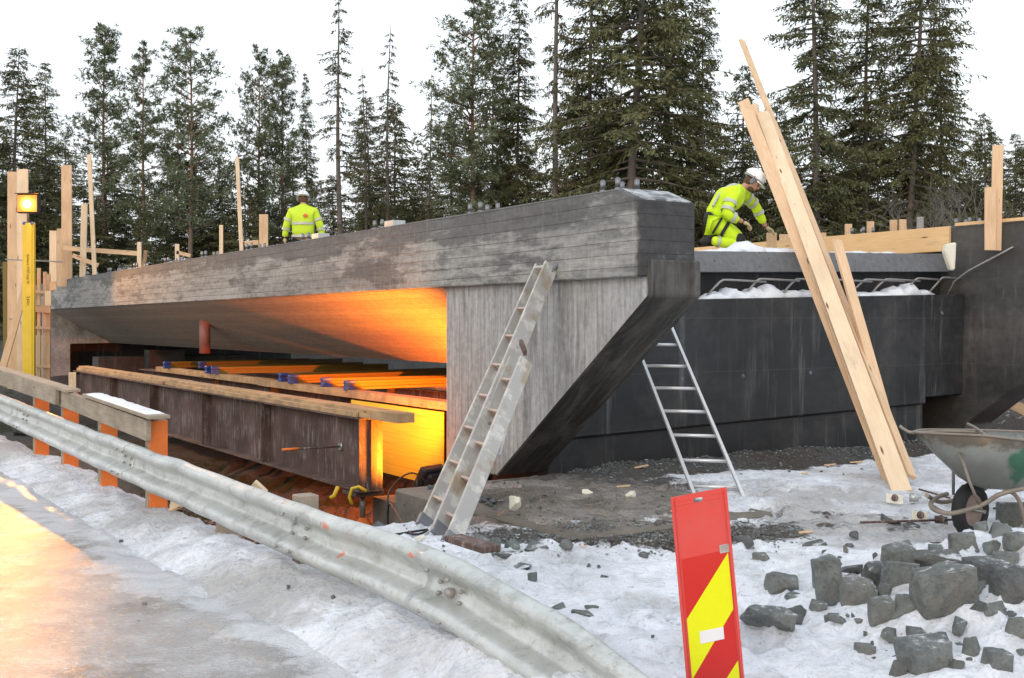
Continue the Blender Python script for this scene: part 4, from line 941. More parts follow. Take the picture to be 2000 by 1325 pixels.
# panel with a slot near the top
patch([(0, 0), (1, 0), (1, .022), (0, .022)], 0, .012, 'red_plastic', 'panel'); patch([(0, .0225), (.40, .0225), (.40, .042), (0, .042)], 0, .012, 'red_plastic', 'panel')
patch([(.56, .0225), (1, .0225), (1, .042), (.56, .042)], 0, .012, 'red_plastic', 'panel'); patch([(0, .0425), (1, .0425), (1, 1), (0, 1)], 0, .012, 'red_plastic', 'panel')
for u0, u1 in ((0, .055), (.945, 1)): patch([(u0, 0), (u1, 0), (u1, 1), (u0, 1)], .0125, .012, 'red_plastic', 'rim', bevel=.003)
def V(y, u):  # board v from photo y at given u
    y0 = 972 + (951 - 972) * u; return (y - y0) / (1400 - y0)
patch([(.10, V(1092, .1)), (.92, V(1072, .92)), (.92, .999), (.10, .999)], .0126, .001, 'red_film', 'red_film')
patch([(.92, V(1078, .92)), (.92, V(1188, .92)), (.10, V(1326, .1)), (.10, V(1208, .1))], .0140, .001, 'yellow_film', 'yellow_bar')
patch([(.92, V(1288, .92)), (.92, V(1395, .92)), (.55, .999), (.10, .999), (.10, V(1415, .1))], .0140, .001, 'yellow_film', 'yellow_bar')
patch([(.78, V(1064, .78)), (.97, V(1060, .97)), (.97, V(1076, .97)), (.78, V(1080, .78))], .0135, .001, 'grey_sticker', 'sticker')
for k_ in range(4): patch([(.80, V(1066 + 3 * k_, .8)), (.94 - .03 * (k_ % 2), V(1062.6 + 3 * k_, .94)), (.94 - .03 * (k_ % 2), V(1064 + 3 * k_, .94)), (.80, V(1067.4 + 3 * k_, .8))], .0148, .0004, 'rebar_steel', 'print')
patch([(.30, V(1232, .3)), (.72, V(1222, .72)), (.72, V(1246, .72)), (.30, V(1256, .3))], .0155, .001, 'helmet_white', 'sticker', bevel=.0004)
b = PX(1405, 1400, YS); MB().box((b.x - .16, b.y - .10, -1.63), (b.x + .16, b.y + .16, -1.565)).build('foot', 'rubber', hm, bevel=.02)
for dx in (-.07, .07): MB().tube([b + Vector((dx, .02, -.05)), Vector((b.x + dx, b.y + .02, -1.55))], .018, 8).build('stem', 'galvanised', hm)

# ================================================================== wheelbarrow
wc = PX(1895, 996, 8.35); wb = thing('wheelbarrow', (wc.x, wc.y, -1.6), 'old galvanised wheelbarrow with green paint and black tyre at the right', 'wheelbarrow', rz=R(6))
# barrow frame : X forward is to the left.  local axes
bx = Vector((-.97, -.12, 0)).normalized(); by = Vector((bx.y, -bx.x, 0)); by = by if by.y > 0 else -by   # by points away from viewer
ry = .19
wx_ = Vector((-.80, -.60, 0)).normalized(); wy_ = Vector((-wx_.y, wx_.x, 0))        # wheel turned a little to the viewer
m = MB(); NT = 40; KK = 12; vs = []
for i in range(NT):
    a = 2 * math.pi * i / NT; rad = wx_ * math.cos(a) + Vector((0, 0, 1)) * math.sin(a)
    for k in range(KK):
        b = 2 * math.pi * k / KK; tr = .008 if (i % 2 and math.cos(b) > .3) else 0
        vs.append(wc + rad * (.158 + (.047 - tr) * math.cos(b)) + wy_ * .052 * math.sin(b))
fs = [(i * KK + k, ((i + 1) % NT) * KK + k, ((i + 1) % NT) * KK + (k + 1) % KK, i * KK + (k + 1) % KK) for i in range(NT) for k in range(KK)]
wh = m.add(vs, fs, True).build('tyre', 'rubber', wb)
MB().tube([wc - wy_ * .03, wc + wy_ * .03], .118, 28).build('rim', 'rim_metal', wh)
MB().tube([wc - wy_ * .034 , wc - wy_ * .045], [.09, .055], 28).build('rim', 'rim_metal', wh)
MB().tube([wc - wy_ * .12, wc + wy_ * .12], .014, 10).build('axle', 'steel_bolt', wh)
# tub: rim polygon and floor polygon
rimp = [PX(1778, 845, 8.2), PX(1930, 851, 7.75), PX(2060, 868, 7.85), PX(2110, 862, 8.3), PX(2080, 846, 8.75), PX(1913, 840, 8.75), PX(1800, 839, 8.6)]
flrp = [PX(1868, 930, 8.22), PX(1905, 952, 8.05), PX(1990, 956, 8.05), PX(2060, 950, 8.2), PX(2055, 943, 8.5), PX(1925, 938, 8.5), PX(1880, 930, 8.4)]
def ringify(P_, n=56):
    P_ = [Vector(p) for p in P_]; o = []
    for i in range(len(P_)):
        a, b, c, d = P_[i - 1], P_[i], P_[(i + 1) % len(P_)], P_[(i + 2) % len(P_)]
        for j in range(8):
            u = j / 8; o.append(.5 * ((2 * b) + (c - a) * u * .8 + (2 * a - 5 * b + 4 * c - d) * u * u * .9 + (3 * b - a - 3 * c + d) * u ** 3 * .9) if False else b.lerp(c, u))
    for _ in range(4): o = [(o[i - 1] + o[i] * 2 + o[(i + 1) % len(o)]) / 4 for i in range(len(o))]
    return o
ra = ringify(rimp); rb_ = ringify(flrp); nr = len(ra); cen = sum(rb_, Vector()) / nr
lev = [ra, [a.lerp(b, .5) + (Vector((0, 0, -.01))) for a, b in zip(ra, rb_)], rb_, [b.lerp(cen, .25) + Vector((0, 0, -.02)) for b in rb_], [b.lerp(cen, .97) + Vector((0, 0, -.03)) for b in rb_]]
fr_ = Matrix.Translation(PX(1890, 955, 8.2))
vs = [p for l in lev for p in l]
fs = [(l * nr + i, l * nr + (i + 1) % nr, (l + 1) * nr + (i + 1) % nr, (l + 1) * nr + i) for l in range(len(lev) - 1) for i in range(nr)]
tub = MB().add(vs, fs, True).build('tub', 'barrow_tub', wb); md = tub.modifiers.new('t', 'SOLIDIFY'); md.thickness = .004
MB().tube(ra + [ra[0]], .0085, 8, False).build('rolled_edge', 'barrow_tube', wb)
MB().tube(smoothpath([PX(1757, 832, 8.3), PX(1768, 840, 8.28), PX(1785, 845, 8.25), PX(1850, 843, 8.3), PX(1910, 845, 8.3)]), .011, 8).build('lip_tube', 'barrow_tube', wb)
MB().tube(smoothpath([PX(1890, 828, 8.6), PX(1905, 836, 8.4), PX(1922, 848, 8.0), PX(1928, 853, 7.8)]), .011, 8).build('lip_tube', 'barrow_tube', wb)
for k, (ya, yb) in enumerate(((7.95, 7.9), (8.6, 8.7))):
    dx = 0 if k == 0 else -12; dy = 0 if k == 0 else -22
    MB().tube(smoothpath([PX(1822 + dx, 990 + dy, 8.25), PX(1850 + dx, 1003 + dy, ya), PX(1890 + dx, 996 + dy, ya), PX(1925 + dx, 983 + dy, ya), PX(1965 + dx, 962 + dy, yb), PX(2080 + dx, 940 + dy, yb)]), .0165, 10).build('frame_tube', 'barrow_tube', wb)
MB().tube(smoothpath([PX(1850, 1003, 7.95), PX(1825, 996, 8.05), PX(1818, 984, 8.25), PX(1830, 972, 8.45), PX(1850, 965, 8.6)]), .0165, 10).build('frame_tube', 'barrow_tube', wb)
MB().tube([PX(1862, 884, 8.15), PX(1862, 965, 8.45)], .012, 8).build('strut', 'rebar_steel', wb)
MB().tube([PX(1872, 886, 8.0), PX(1882, 905, 7.95), PX(1893, 940, 7.9), PX(1912, 985, 7.95)], .011, 8).build('strut', 'barrow_tube', wb)
MB().tube(smoothpath([PX(1960, 958, 8.0), PX(1980, 965, 7.95), PX(1993, 985, 7.95), PX(2003, 1030, 7.95)]), .014, 8).build('leg', 'barrow_tube', wb)
MB().tube(smoothpath([PX(1990, 950, 8.5), PX(2020, 965, 8.5), PX(2030, 1010, 8.5)]), .014, 8).build('leg', 'barrow_tube', wb)

# ================================================================== rocks
ROCKPOS = []
def rock(name, px, py, wpx, hpx, label, mat, seed, group=None, box=False, sink=.25, ref=0):
    rr = random.Random(seed); c = on_ground(px, py + hpx * .42); Y = c.y
    sx = wpx * Y / F / 2 * 1.14; sz = hpx * Y / F / 2 * 1.3; sy = (sx + sz) / 2 * rr.uniform(.8, 1.1)
    bm = bmesh.new(); pts = []
    N = 13 if not box else 8
    if box:
        for a in (-1, 1):
            for b in (-1, 1):
                for d in (-1, 1): pts.append((a * sx * rr.uniform(.66, 1.0), b * sy * rr.uniform(.66, 1), d * sz * rr.uniform(.72, 1.0)))
        pts.append((0, -sy * 1.1, 0)); pts.append((sx * .3, 0, sz * 1.04)); pts.append((-sx * 1.02, 0, sz * .1))
    else:
        for i in range(N):
            v = Vector([rr.uniform(-1, 1) for _ in range(3)]); e = 3.2
            l = (abs(v.x) ** e + abs(v.y) ** e + abs(v.z) ** e) ** (1 / e); v = v / l * rr.uniform(.86, 1.0); pts.append((v.x * sx * 1.05, v.y * sy * 1.05, v.z * sz * 1.08))
    for p in pts: bm.verts.new(p)
    r = bmesh.ops.convex_hull(bm, input=bm.verts); bmesh.ops.delete(bm, geom=[v for v in bm.verts if not v.link_faces], context='VERTS')
    bmesh.ops.dissolve_limit(bm, angle_limit=R(17), verts=bm.verts, edges=bm.edges)
    bmesh.ops.bevel(bm, geom=list(bm.edges), offset=min(sx, sz) * .055, segments=1, affect='EDGES', profile=.5, clamp_overlap=True)
    bmesh.ops.triangulate(bm, faces=bm.faces)
    if wpx > 30:
        bmesh.ops.subdivide_edges(bm, edges=[e for e in bm.edges if e.calc_length() > sx * .22], cuts=3, use_grid_fill=True)
        bmesh.ops.triangulate(bm, faces=bm.faces)
    if wpx > 120:
        for v in bm.verts:
            e = Vector((v.co.x / sx, v.co.y / sy, v.co.z / sz)); L_ = e.length; v.co *= (1.0 if L_ < 1.1 else 1.1 / L_ * .5 + .5)
    for v in bm.verts:
        n_ = mnoise.noise(v.co * (3.5 / sx) * .5 + Vector((seed, 0, 0))) * .05 * sx + mnoise.noise(v.co * (9 / sx) * .5) * .045 * sx + mnoise.noise(v.co * (26 / sx) * .5) * .028 * sx
        v.co += v.co.normalized() * n_
    me = bpy.data.meshes.new(name); bm.to_mesh(me); bm.free(); me.materials.append(M[mat])
    me.polygons.foreach_set('use_smooth', [False] * len(me.polygons))
    o = bpy.data.objects.new(name, me); col.objects.link(o)
    o.location = (c.x, c.y + sy * .3, c.z + sz * (1 - sink * 1.2 - (.16 if wpx > 30 else .05))); o.rotation_euler = (rr.uniform(-.12, .12), rr.uniform(-.12, .12), rr.uniform(-.5, .5) if not box else rr.uniform(-.2, .2))
    if wpx > 14: ROCKPOS.append((o.location.x, o.location.y, sx, sz))
    return tag(o, label, 'rock' if wpx > 30 else 'stone', group)
A, D_ = 'rock_green_grey', 'rock_dark'
GR = 'blasted rocks in the snow at right'
rocks = [
 (1842, 1180, 106, 80, 'largest rounded boulder of the rock pile', A, 1, .0), (1841, 1112, 112, 42, 'dark wedge shaped rock lying on top of the largest boulder', D_, 0, .0),
 (1760, 1098, 62, 42, 'square topped rock at the back of the pile', A, 1, .1), (1620, 1147, 56, 78, 'upright block of rock with a pale vein', A, 1, .12),
 (1529, 1151, 60, 42, 'pointed rock right of the hazard marker', A, 0, .15), (1555, 1172, 44, 18, 'flat small rock in front of the pointed rock', A, 0, .2),
 (1505, 1220, 98, 58, 'big triangular rock nearest the hazard marker', A, 0, .2), (1555, 1207, 42, 30, 'narrow slanting stone touching the big triangular rock', D_, 0, .2),
 (1677, 1166, 62, 50, 'rock with flat face between upright block and boulder', A, 1, .15), (1712, 1130, 66, 42, 'brownish rock right of the upright block', D_, 0, .1),
 (1762, 1134, 68, 50, 'grey rock between the square topped rock and the boulder', A, 1, .1), (1670, 1121, 42, 22, 'dark small rock behind the upright block', D_, 0, .1),
 (1722, 1208, 46, 48, 'pale grey rock left of the boulder foot', A, 1, .15), (1767, 1206, 50, 44, 'rounded rock touching the boulder foot on its left', A, 0, .15),
 (1637, 1216, 48, 28, 'half buried slab below the upright block', A, 0, .5), (1808, 1296, 84, 56, 'large flat topped rock at the bottom of the pile', A, 1, .1),
 (1829, 1259, 56, 38, 'round rock behind the large bottom rock', A, 0, .2), (1748, 1312, 44, 44, 'rock left of the large bottom rock', D_, 0, .2),
 (1869, 1309, 36, 26, 'small rock right of the large bottom rock', D_, 0, .2), (1931, 1132, 64, 52, 'dark tilted rock right of the boulder', D_, 1, .1),
 (1979, 1156, 68, 58, 'dark blocky rock at the right picture edge', D_, 1, .1), (1990, 1246, 52, 48, 'rock half out of picture low on the right', A, 0, .2),
 (1830, 1081, 27, 20, 'small cube shaped stone perched behind the wedge rock', A, 1, .1), (1884, 1072, 50, 40, 'pale rock right under the barrow wheel', A, 1, .15),
 (1982, 1014, 54, 44, 'rock beside the barrow leg at the right edge', A, 1, .1), (1950, 1044, 56, 30, 'flat rock right of the barrow wheel', A, 0, .1), (1922, 1042, 32, 20, 'little rock touching the barrow wheel', A, 0, .1),
 (1742, 1019, 50, 20, 'dark flat stone left of the barrow near the steel rod', D_, 0, .1), (1592, 1065, 46, 12, 'low flat stone on the ice midway to the barrow', D_, 0, .2),
 (1487, 1093, 36, 18, 'single stone just right of the hazard marker', A, 0, .1), (1452, 1062, 38, 24, 'stone half hidden behind the hazard marker', D_, 0, .2),
 (1781, 1031, 32, 14, 'flat dark stone under the steel rod', D_, 0, .1), (1912, 1207, 38, 34, 'dark rock right of the boulder foot', D_, 0, .3), (1800, 1212, 40, 24, 'dark rock under the left of the boulder', D_, 0, .2),
 (937, 1060, 42, 24, 'rounded stone nearest the folding ladder feet', A, 0, .2), (973, 1072, 30, 28, 'dark stone in the small group behind the rail', D_, 0, .1), (1002, 1068, 32, 22, 'grey stone touching the dark one behind the rail', A, 0, .15),
 (1048, 1073, 46, 22, 'long grey stone right of the group behind the rail', A, 0, .15), (1106, 1068, 27, 17, 'stone on the gravel edge right of the long grey stone', A, 0, .2), (986, 1084, 42, 12, 'flat slab in front of the stone group', A, 0, .3),
 (947, 1086, 42, 13, 'flat dark slab close to the guard rail', D_, 0, .3), (1022, 1108, 32, 10, 'flat half buried stone behind the guard rail', A, 0, .4), (1041, 1134, 17, 16, 'small single cube stone on clean snow', D_, 1, .1),
 (1257, 1095, 19, 12, 'brown pebble left of the hazard marker', D_, 0, .2), (1135, 1206, 48, 22, 'snowy buried stone right of the guard rail end', A, 0, .6), (1155, 1188, 30, 10, 'thin dark stone behind the snowy one', D_, 0, .4), (1092, 1188, 30, 14, 'stone close to the back of the rail end', A, 0, .4),
 (1313, 972, 0, 0, '', D_, 0, 0), (270, 930, 56, 34, 'grey stone in the gap between orange posts', A, 0, .2), (225, 905, 44, 26, 'dark stone in the gap left of the third orange post', D_, 0, .2), (40, 845, 30, 20, 'stone beside the guard rail post at left edge', D_, 0, .2)]
for i, (x, y, a, b, lab, mt, bx2, snk) in enumerate(rocks):
    if a: rock('rock' if a > 30 else 'stone', x, y, a, b, lab, mt, i + 11, GR if x > 1450 else 'stones behind the guard rail', bool(bx2), snk)
rq = random.Random(31)
for k, (x, y, a, b) in enumerate([(1700, 1168, 34, 26), (1725, 1165, 36, 30), (1795, 1105, 36, 24), (1885, 1120, 38, 30), (1905, 1165, 40, 32), (1870, 1235, 44, 30), (1790, 1245, 32, 24), (1740, 1250, 38, 26), (1690, 1275, 34, 24), (1900, 1275, 46, 34), (1950, 1300, 44, 34),
   (1945, 1205, 42, 32), (1965, 1100, 44, 30), (1940, 1080, 34, 24), (1985, 1070, 40, 30), (1800, 1150, 34, 28), (1690, 1145, 32, 22), (1850, 1148, 36, 26), (1600, 1190, 32, 20), (1770, 1270, 34, 26)]):
    rock('rock', x, y, a, b, 'small angular rock wedged between the larger rocks of the pile', rq.choice([A, D_]), 500 + k, 'small rocks filling the pile', k % 2 == 0, .15)
# small loose stones on the snow
rr = random.Random(5)
sm = [(1671, 1051, 20, 13), (1659, 1067, 20, 8), (1610, 1080, 12, 6), (1640, 1090, 8, 5), (1181, 1128, 16, 6), (1150, 1110, 9, 6), (1170, 1112, 8, 5), (1275, 1205, 7, 5), (1275, 1245, 7, 6), (955, 1150, 8, 5), (630, 1106, 22, 12), (650, 1172, 9, 7), (563, 1150, 7, 6), (700, 1147, 12, 6), (790, 1165, 14, 6), (235, 1060, 10, 5), (282, 1185, 9, 7), (270, 1216, 8, 5), (1290, 1060, 10, 8), (1120, 1055, 12, 8), (1590, 1120, 8, 6), (1500, 1130, 7, 5), (1690, 1240, 10, 8)]
for x, y, a, b in sm: rock('pebble', x, y, a, b, 'small dark pebble lying loose on the snow', D_, rr.randint(0, 9999), 'pebbles on the snow', False, .1)
for k in range(60):
    x = rr.uniform(930, 1440); y = rr.gauss(1000, 42)
    if 930 < y < 1090 and not 1300 < x < 1460: rock('pebble', x, y, rr.uniform(4, 11), rr.uniform(3, 7), 'small dark pebble on the muddy ice in front of the abutment', rr.choice([A, D_]), rr.randint(0, 9999), 'pebbles on the muddy ice', False, .1)
for k in range(75):
    x = rr.gauss(1790, 120); y = rr.uniform(1075, 1320); x = min(max(x, 1480), 1995); rock('pebble', x, y, rr.uniform(6, 24), rr.uniform(5, 15), 'small dark pebble among the rocks of the pile', rr.choice([A, D_]), rr.randint(0, 9999), 'pebbles among the rocks', False, .1)
for x, y, a, b, lab in ((1005, 993, 26, 26, 'white lump of foam or ice on the muddy ground'), (1147, 964, 22, 10, 'white foam scrap left of the wider scrap'), (1232, 970, 26, 12, 'wide white foam scrap near the dirt heap'), (820, 1056, 20, 12, 'small ice lump at the feet of the folding ladder')):
    o = rock('ice_lump', x, y, a, b, lab, 'foam_white', x, None, False, .05); o['category'] = 'lump'
for i, (x, y, l) in enumerate(((1240, 917, 30), (1205, 955, 26), (1610, 912, 22), (1565, 928, 14), (1660, 908, 24), (1310, 1003, 16), (1130, 1075, 14), (1560, 1045, 26))):
    p = on_ground(x, y) + Vector((0, 0, .012)); a = rr.uniform(-.6, .6); d = Vector((math.cos(a), math.sin(a), .12)) * l * p.y / F
    plank('wood_chip', p, p + d, .03, .012, 'new_wood', face=(0, 0, 1), label='pale wood chip on the ground, number %d counted from the abutment' % (i + 1) if False else 'small pale wood offcut on the dirt in front of the dark wall', cat='wood chip', group='wood chips on the dirt', bevel=.001)
# snow settled round the stones: lift the sheet beside each of them
me = bpy.data.objects['ground'].data; co = np.empty(len(me.vertices) * 3, np.float32); me.vertices.foreach_get('co', co); co = co.reshape(ny, nx, 3)
lift = np.zeros((ny, nx))
for (rx, ry_, sx_r, sz_r) in ROCKPOS:
    rad = sx_r * 1.5 + .04; i0, i1 = np.searchsorted(xs, [rx - 3 * rad, rx + 3 * rad]); j0, j1 = np.searchsorted(ys, [ry_ - 3 * rad, ry_ + 3 * rad])
    X_ = Xg[j0:j1, i0:i1] - rx; Y_ = Yg[j0:j1, i0:i1] - ry_
    amp = sz_r * .42 * (1 + 1.6 * fbm(Xg[j0:j1, i0:i1] * 4, Yg[j0:j1, i0:i1] * 4, 3))
    lift[j0:j1, i0:i1] = np.maximum(lift[j0:j1, i0:i1], amp * np.exp(-((X_ ** 2 + Y_ ** 2) / rad ** 2) ** 1.3))
co[:, :, 2] += lift; me.vertices.foreach_set('co', co.ravel()); me.update()
# gravel scattered : uncountable
def scatter(name, n, fn, size, mat, label):
    vs = []; fs = []
    for _ in range(n):
        p = fn(); s_ = size * rr.uniform(.4, 1.4); b = len(vs); h0 = hz(p[0], p[1]); rm = Matrix.Rotation(rr.uniform(0, 6), 3, Vector((rr.uniform(-1, 1), rr.uniform(-1, 1), rr.uniform(-1, 1) + .01)).normalized())
        for d in ((1, 0, 0), (-.9, .1, 0), (0, 1, 0), (.1, -.9, 0), (0, 0, .9), (0, 0, -.5)):
            dq = rm @ (Vector(d) * s_ * rr.uniform(.45, 1.15)); vs.append((p[0] + dq.x, p[1] + dq.y, h0 + s_ * .2 + dq.z * .8))
        for f in ((0, 2, 4), (2, 1, 4), (1, 3, 4), (3, 0, 4), (2, 0, 5), (1, 2, 5), (3, 1, 5), (0, 3, 5)): fs.append(tuple(b + k for k in f))
    o = MB().add(vs, fs).build(name, mat); tag(o, label, 'gravel', kind='stuff'); return o
def wallfn():
    w_, t_ = rr.uniform(.5, 7.0), 2.28 - abs(rr.gauss(0, .45)); p = W(w_, t_, 0); return p.x, p.y
scatter('gravel', 5000, wallfn, .022, 'rock_dark', 'dark gravel heaped along the foot of the abutment wall')
def linefn():
    x = rr.uniform(-.5, 2.2); return x, 8.15 + .12 * x + rr.gauss(0, .22)
scatter('gravel', 2500, linefn, .015, A, 'grey gravel strip between muddy ice and clean snow')
def pitfn():
    p = RG(rr.uniform(-11, -1.6), -rr.uniform(.28, 2.6), 0); return p.x, p.y
scatter('rubble', 3500, pitfn, .045, 'rock_dark', 'dark rubble in the pit between guard rail and girder')
# debris by the planks
def platething(x, y, lab, mat='foam_white', s=.085, tilt=.35):
    c = on_ground(x, y); t_ = thing('anchor_plate', c, lab, 'plate'); n_ = Vector((-.15, -math.cos(tilt), math.sin(tilt) + .4)).normalized(); ux = Vector((1, -.1, -.1)).normalized(); uy = n_.cross(ux).normalized()
    MB().hexa(lbox(c + Vector((0, 0, .05)), ux, n_, uy, s, .005, s * .65)).build('plate', mat, t_, bevel=.003)
    MB().tube([c + Vector((0, 0, .05)) + n_ * .006, c + Vector((0, 0, .05)) + n_ * .03], .028, 12).build('nut', 'rust_steel', t_); return t_
platething(1747, 990, 'cream anchor plate with hole lying on snow left of the barrow', s=.07); platething(1797, 1022, 'cream anchor plate under the steel rod near the wheel', s=.06); platething(1838, 1030, 'rusty red anchor plate beside the barrow wheel', 'rust_steel', .05)
c = on_ground(1783, 985) + Vector((0, 0, .05)); wn = thing('wing_nut', c, 'grey cast wing nut at the foot of the leaning planks', 'wing nut')
MB().tube([c + Vector((-.03, 0, 0)), c + Vector((.04, -.02, 0))], .035, 10).build('hub', 'galvanised', wn)
for a in (0, 2.1, 4.2): MB().beam(c, c + Vector((.02, math.cos(a) * .02, 0)) + Vector((math.cos(a) * .055, 0, math.sin(a) * .055)), .03, .02).build('wing', 'galvanised', wn, bevel=.004)
def rodg(p0, p1, lab, r=.009):
    a = on_ground(*p0) + Vector((0, 0, .03)); b = on_ground(*p1) + Vector((0, 0, .05)); tag(MB().tube([a, b], r, 8).build('steel_rod', 'rust_steel'), lab, 'rod')
rodg((1680, 1032), (1868, 1028), 'long thin steel rod lying on the snow left of the barrow wheel'); rodg((1795, 965), (1855, 985), 'short steel rod by the foot of the leaning planks'); rodg((1940, 1002), (1985, 1006), 'thin rod behind the barrow leg')
# red crate and board far right under the wing wall
tag(MB().box((7.25, 16.2, -1.98), (7.55, 16.5, -1.74)).build('crate', 'red_plastic', bevel=.02), 'small red crate glimpsed under the wing wall at the right edge', 'crate')
plank('board', (7.05, 16, -1.2), (7.6, 16.1, -1.45), .15, .05, 'new_wood', label='board end glimpsed under the wing wall at the right edge', cat='board')
# dry reeds in the opening
vs = []; fs = []
for _ in range(500):
    w_ = rr.uniform(6.0, 9.8); t_ = rr.uniform(4.0, 7.5); p = W(w_, t_, 0); z = hz(p.x, p.y) ; h_ = rr.uniform(.5, 1.3); d = Vector((rr.uniform(-.2, .2), rr.uniform(-.2, .2), h_)); b = len(vs)
    vs += [(p.x, p.y, z), (p.x + .02, p.y, z), (p.x + d.x, p.y + d.y, z + h_)]; fs.append((b, b + 1, b + 2))
o = MB().add(vs, fs).build('reeds', 'dry_reed'); tag(o, 'dry brown reeds behind the dark opening in the wall', 'reeds', kind='stuff')
at_ = o.data.color_attributes.new('tint', 'FLOAT_COLOR', 'POINT'); at_.data.foreach_set('color', np.repeat(rng.random(len(o.data.vertices)), 4))

# ================================================================== PEOPLE
def skin(name, nodes, edges, mat, parent, sub=2, root=0):
    me = bpy.data.meshes.new(name); inv = ensure(parent).inverted()
    me.from_pydata([inv @ Vector(p) for p, _ in nodes], edges, []); o = bpy.data.objects.new(name, me); col.objects.link(o); o.parent = parent; MAT[o.name] = ensure(parent)
    sk = o.modifiers.new('skin', 'SKIN'); sk.use_smooth_shade = True
    for i, (_, r) in enumerate(nodes):
        r = r if isinstance(r, tuple) else (r, r); me.skin_vertices[0].data[i].radius = r; me.skin_vertices[0].data[i].use_root = (i == root)
    sb = o.modifiers.new('sub', 'SUBSURF'); sb.levels = sub; sb.render_levels = sub; me.materials.append(M[mat]); return o
def wrinkle(o, s=.012, sc=.09):
    tx = bpy.data.textures.new('w', 'CLOUDS'); tx.noise_scale = sc; d = o.modifiers.new('wr', 'DISPLACE'); d.texture = tx; d.strength = s; d.mid_level = .5
def band(path_a, path_b, f, r, wd, mat, parent, name='reflective_band', scale=(1, 1)):
    a = Vector(path_a); b = Vector(path_b); c = a.lerp(b, f); d = (b - a).normalized()
    x = d.orthogonal().normalized(); 
    m = MB(); m.tube([c - d * wd / 2, c + d * wd / 2], r, 20, False); o = m.build(name, mat, parent); return o
def helmet(c, face, up, parent, s=1.0):
    """c: centre of skull; face: forward direction"""
    up = Vector(up).normalized(); f = Vector(face); f = (f - up * f.dot(up)).normalized(); rgt = f.cross(up)
    m4 = Matrix((f, rgt * -1, up)).transposed()
    h = MB().ball(c, (.142 * s, .115 * s, .135 * s), 24, 10, m4, half=True); vsz = c
    ho = h.build('helmet', 'helmet_white', parent)
    md = ho.modifiers.new('t', 'SOLIDIFY'); md.thickness = .006
    # ridge and peak
    MB().tube([c + m4 @ Vector((math.cos(a) * .146 * s, 0, math.sin(a) * .139 * s)) for a in np.linspace(.35, 2.8, 14)], .014 * s, 8).build('crest', 'helmet_white', ho)
    vs = []; 
    for k in range(13):
        a = -1.2 + 2.4 * k / 12; vs.append(c + m4 @ Vector((math.cos(a) * .138 * s, math.sin(a) * .113 * s, .004))); e = max(0, math.cos(a * 1.25)) * .055; vs.append(c + m4 @ Vector((math.cos(a) * (.142 * s + e), math.sin(a) * (.117 * s + e * .3), -.018)))
    po = MB().add(vs, [(2 * k, 2 * k + 1, 2 * k + 3, 2 * k + 2) for k in range(12)], True).build('peak', 'helmet_white', ho); md = po.modifiers.new('t', 'SOLIDIFY'); md.thickness = .006
    MB().tube([c + m4 @ Vector((math.cos(a) * .146 * s, math.sin(a) * .119 * s, .012)) for a in np.linspace(0, 2 * math.pi, 25)], .006 * s, 6, False).build('rim', 'ear_muff', ho)
    for sg in (-1, 1):
        p = c + m4 @ Vector((.0, sg * .108 * s, -.045)); MB().ball(p, (.034, .026, .044), 14, 8, m4).build('ear_muff', 'ear_muff', ho)
        MB().tube([p + m4 @ Vector((0, sg * .02, 0)), c + m4 @ Vector((-.01, sg * .128, .03))], .007, 6).build('muff_arm', 'ear_muff', ho)
    return ho
def head(c, face, up, parent):
    up = Vector(up).normalized(); f = Vector(face); f = (f - up * f.dot(up)).normalized(); m4 = Matrix((f, up.cross(f), up)).transposed()
    b = MB().ball(c, (.095, .075, .115), 20, 14, m4)
    for i, v in enumerate(b.v):
        l = m4.transposed() @ (v - c)
        if l.z < 0: l.x *= 1 + .15 * (-l.z / .115) * (1 if l.x > 0 else -.6); l.y *= 1 - .25 * (-l.z / .115)
        if l.x > .06 and abs(l.z - .0) < .02: l.x -= .008
        b.v[i] = c + m4 @ l
    b.tube([c + m4 @ Vector((.088, 0, .012)), c + m4 @ Vector((.108, 0, -.02)), c + m4 @ Vector((.095, 0, -.034))], [.009, .015, .011], 8)
    for sg in (-1, 1): b.ball(c + m4 @ Vector((-.005, sg * .078, -.005)), (.02, .008, .03), 8, 6, m4)
    o = b.build('head', 'skin', parent)
    for sg in (-1, 1): MB().ball(c + m4 @ Vector((.085, sg * .03, .01)), .011, 8, 6).build('eye', 'trouser_dark', o)
    MB().tube([c + m4 @ Vector((.088, -.022, -.055)), c + m4 @ Vector((.096, 0, -.056)), c + m4 @ Vector((.088, .022, -.055))], .005, 6).build('mouth', 'logo_red', o)
    return o, m4
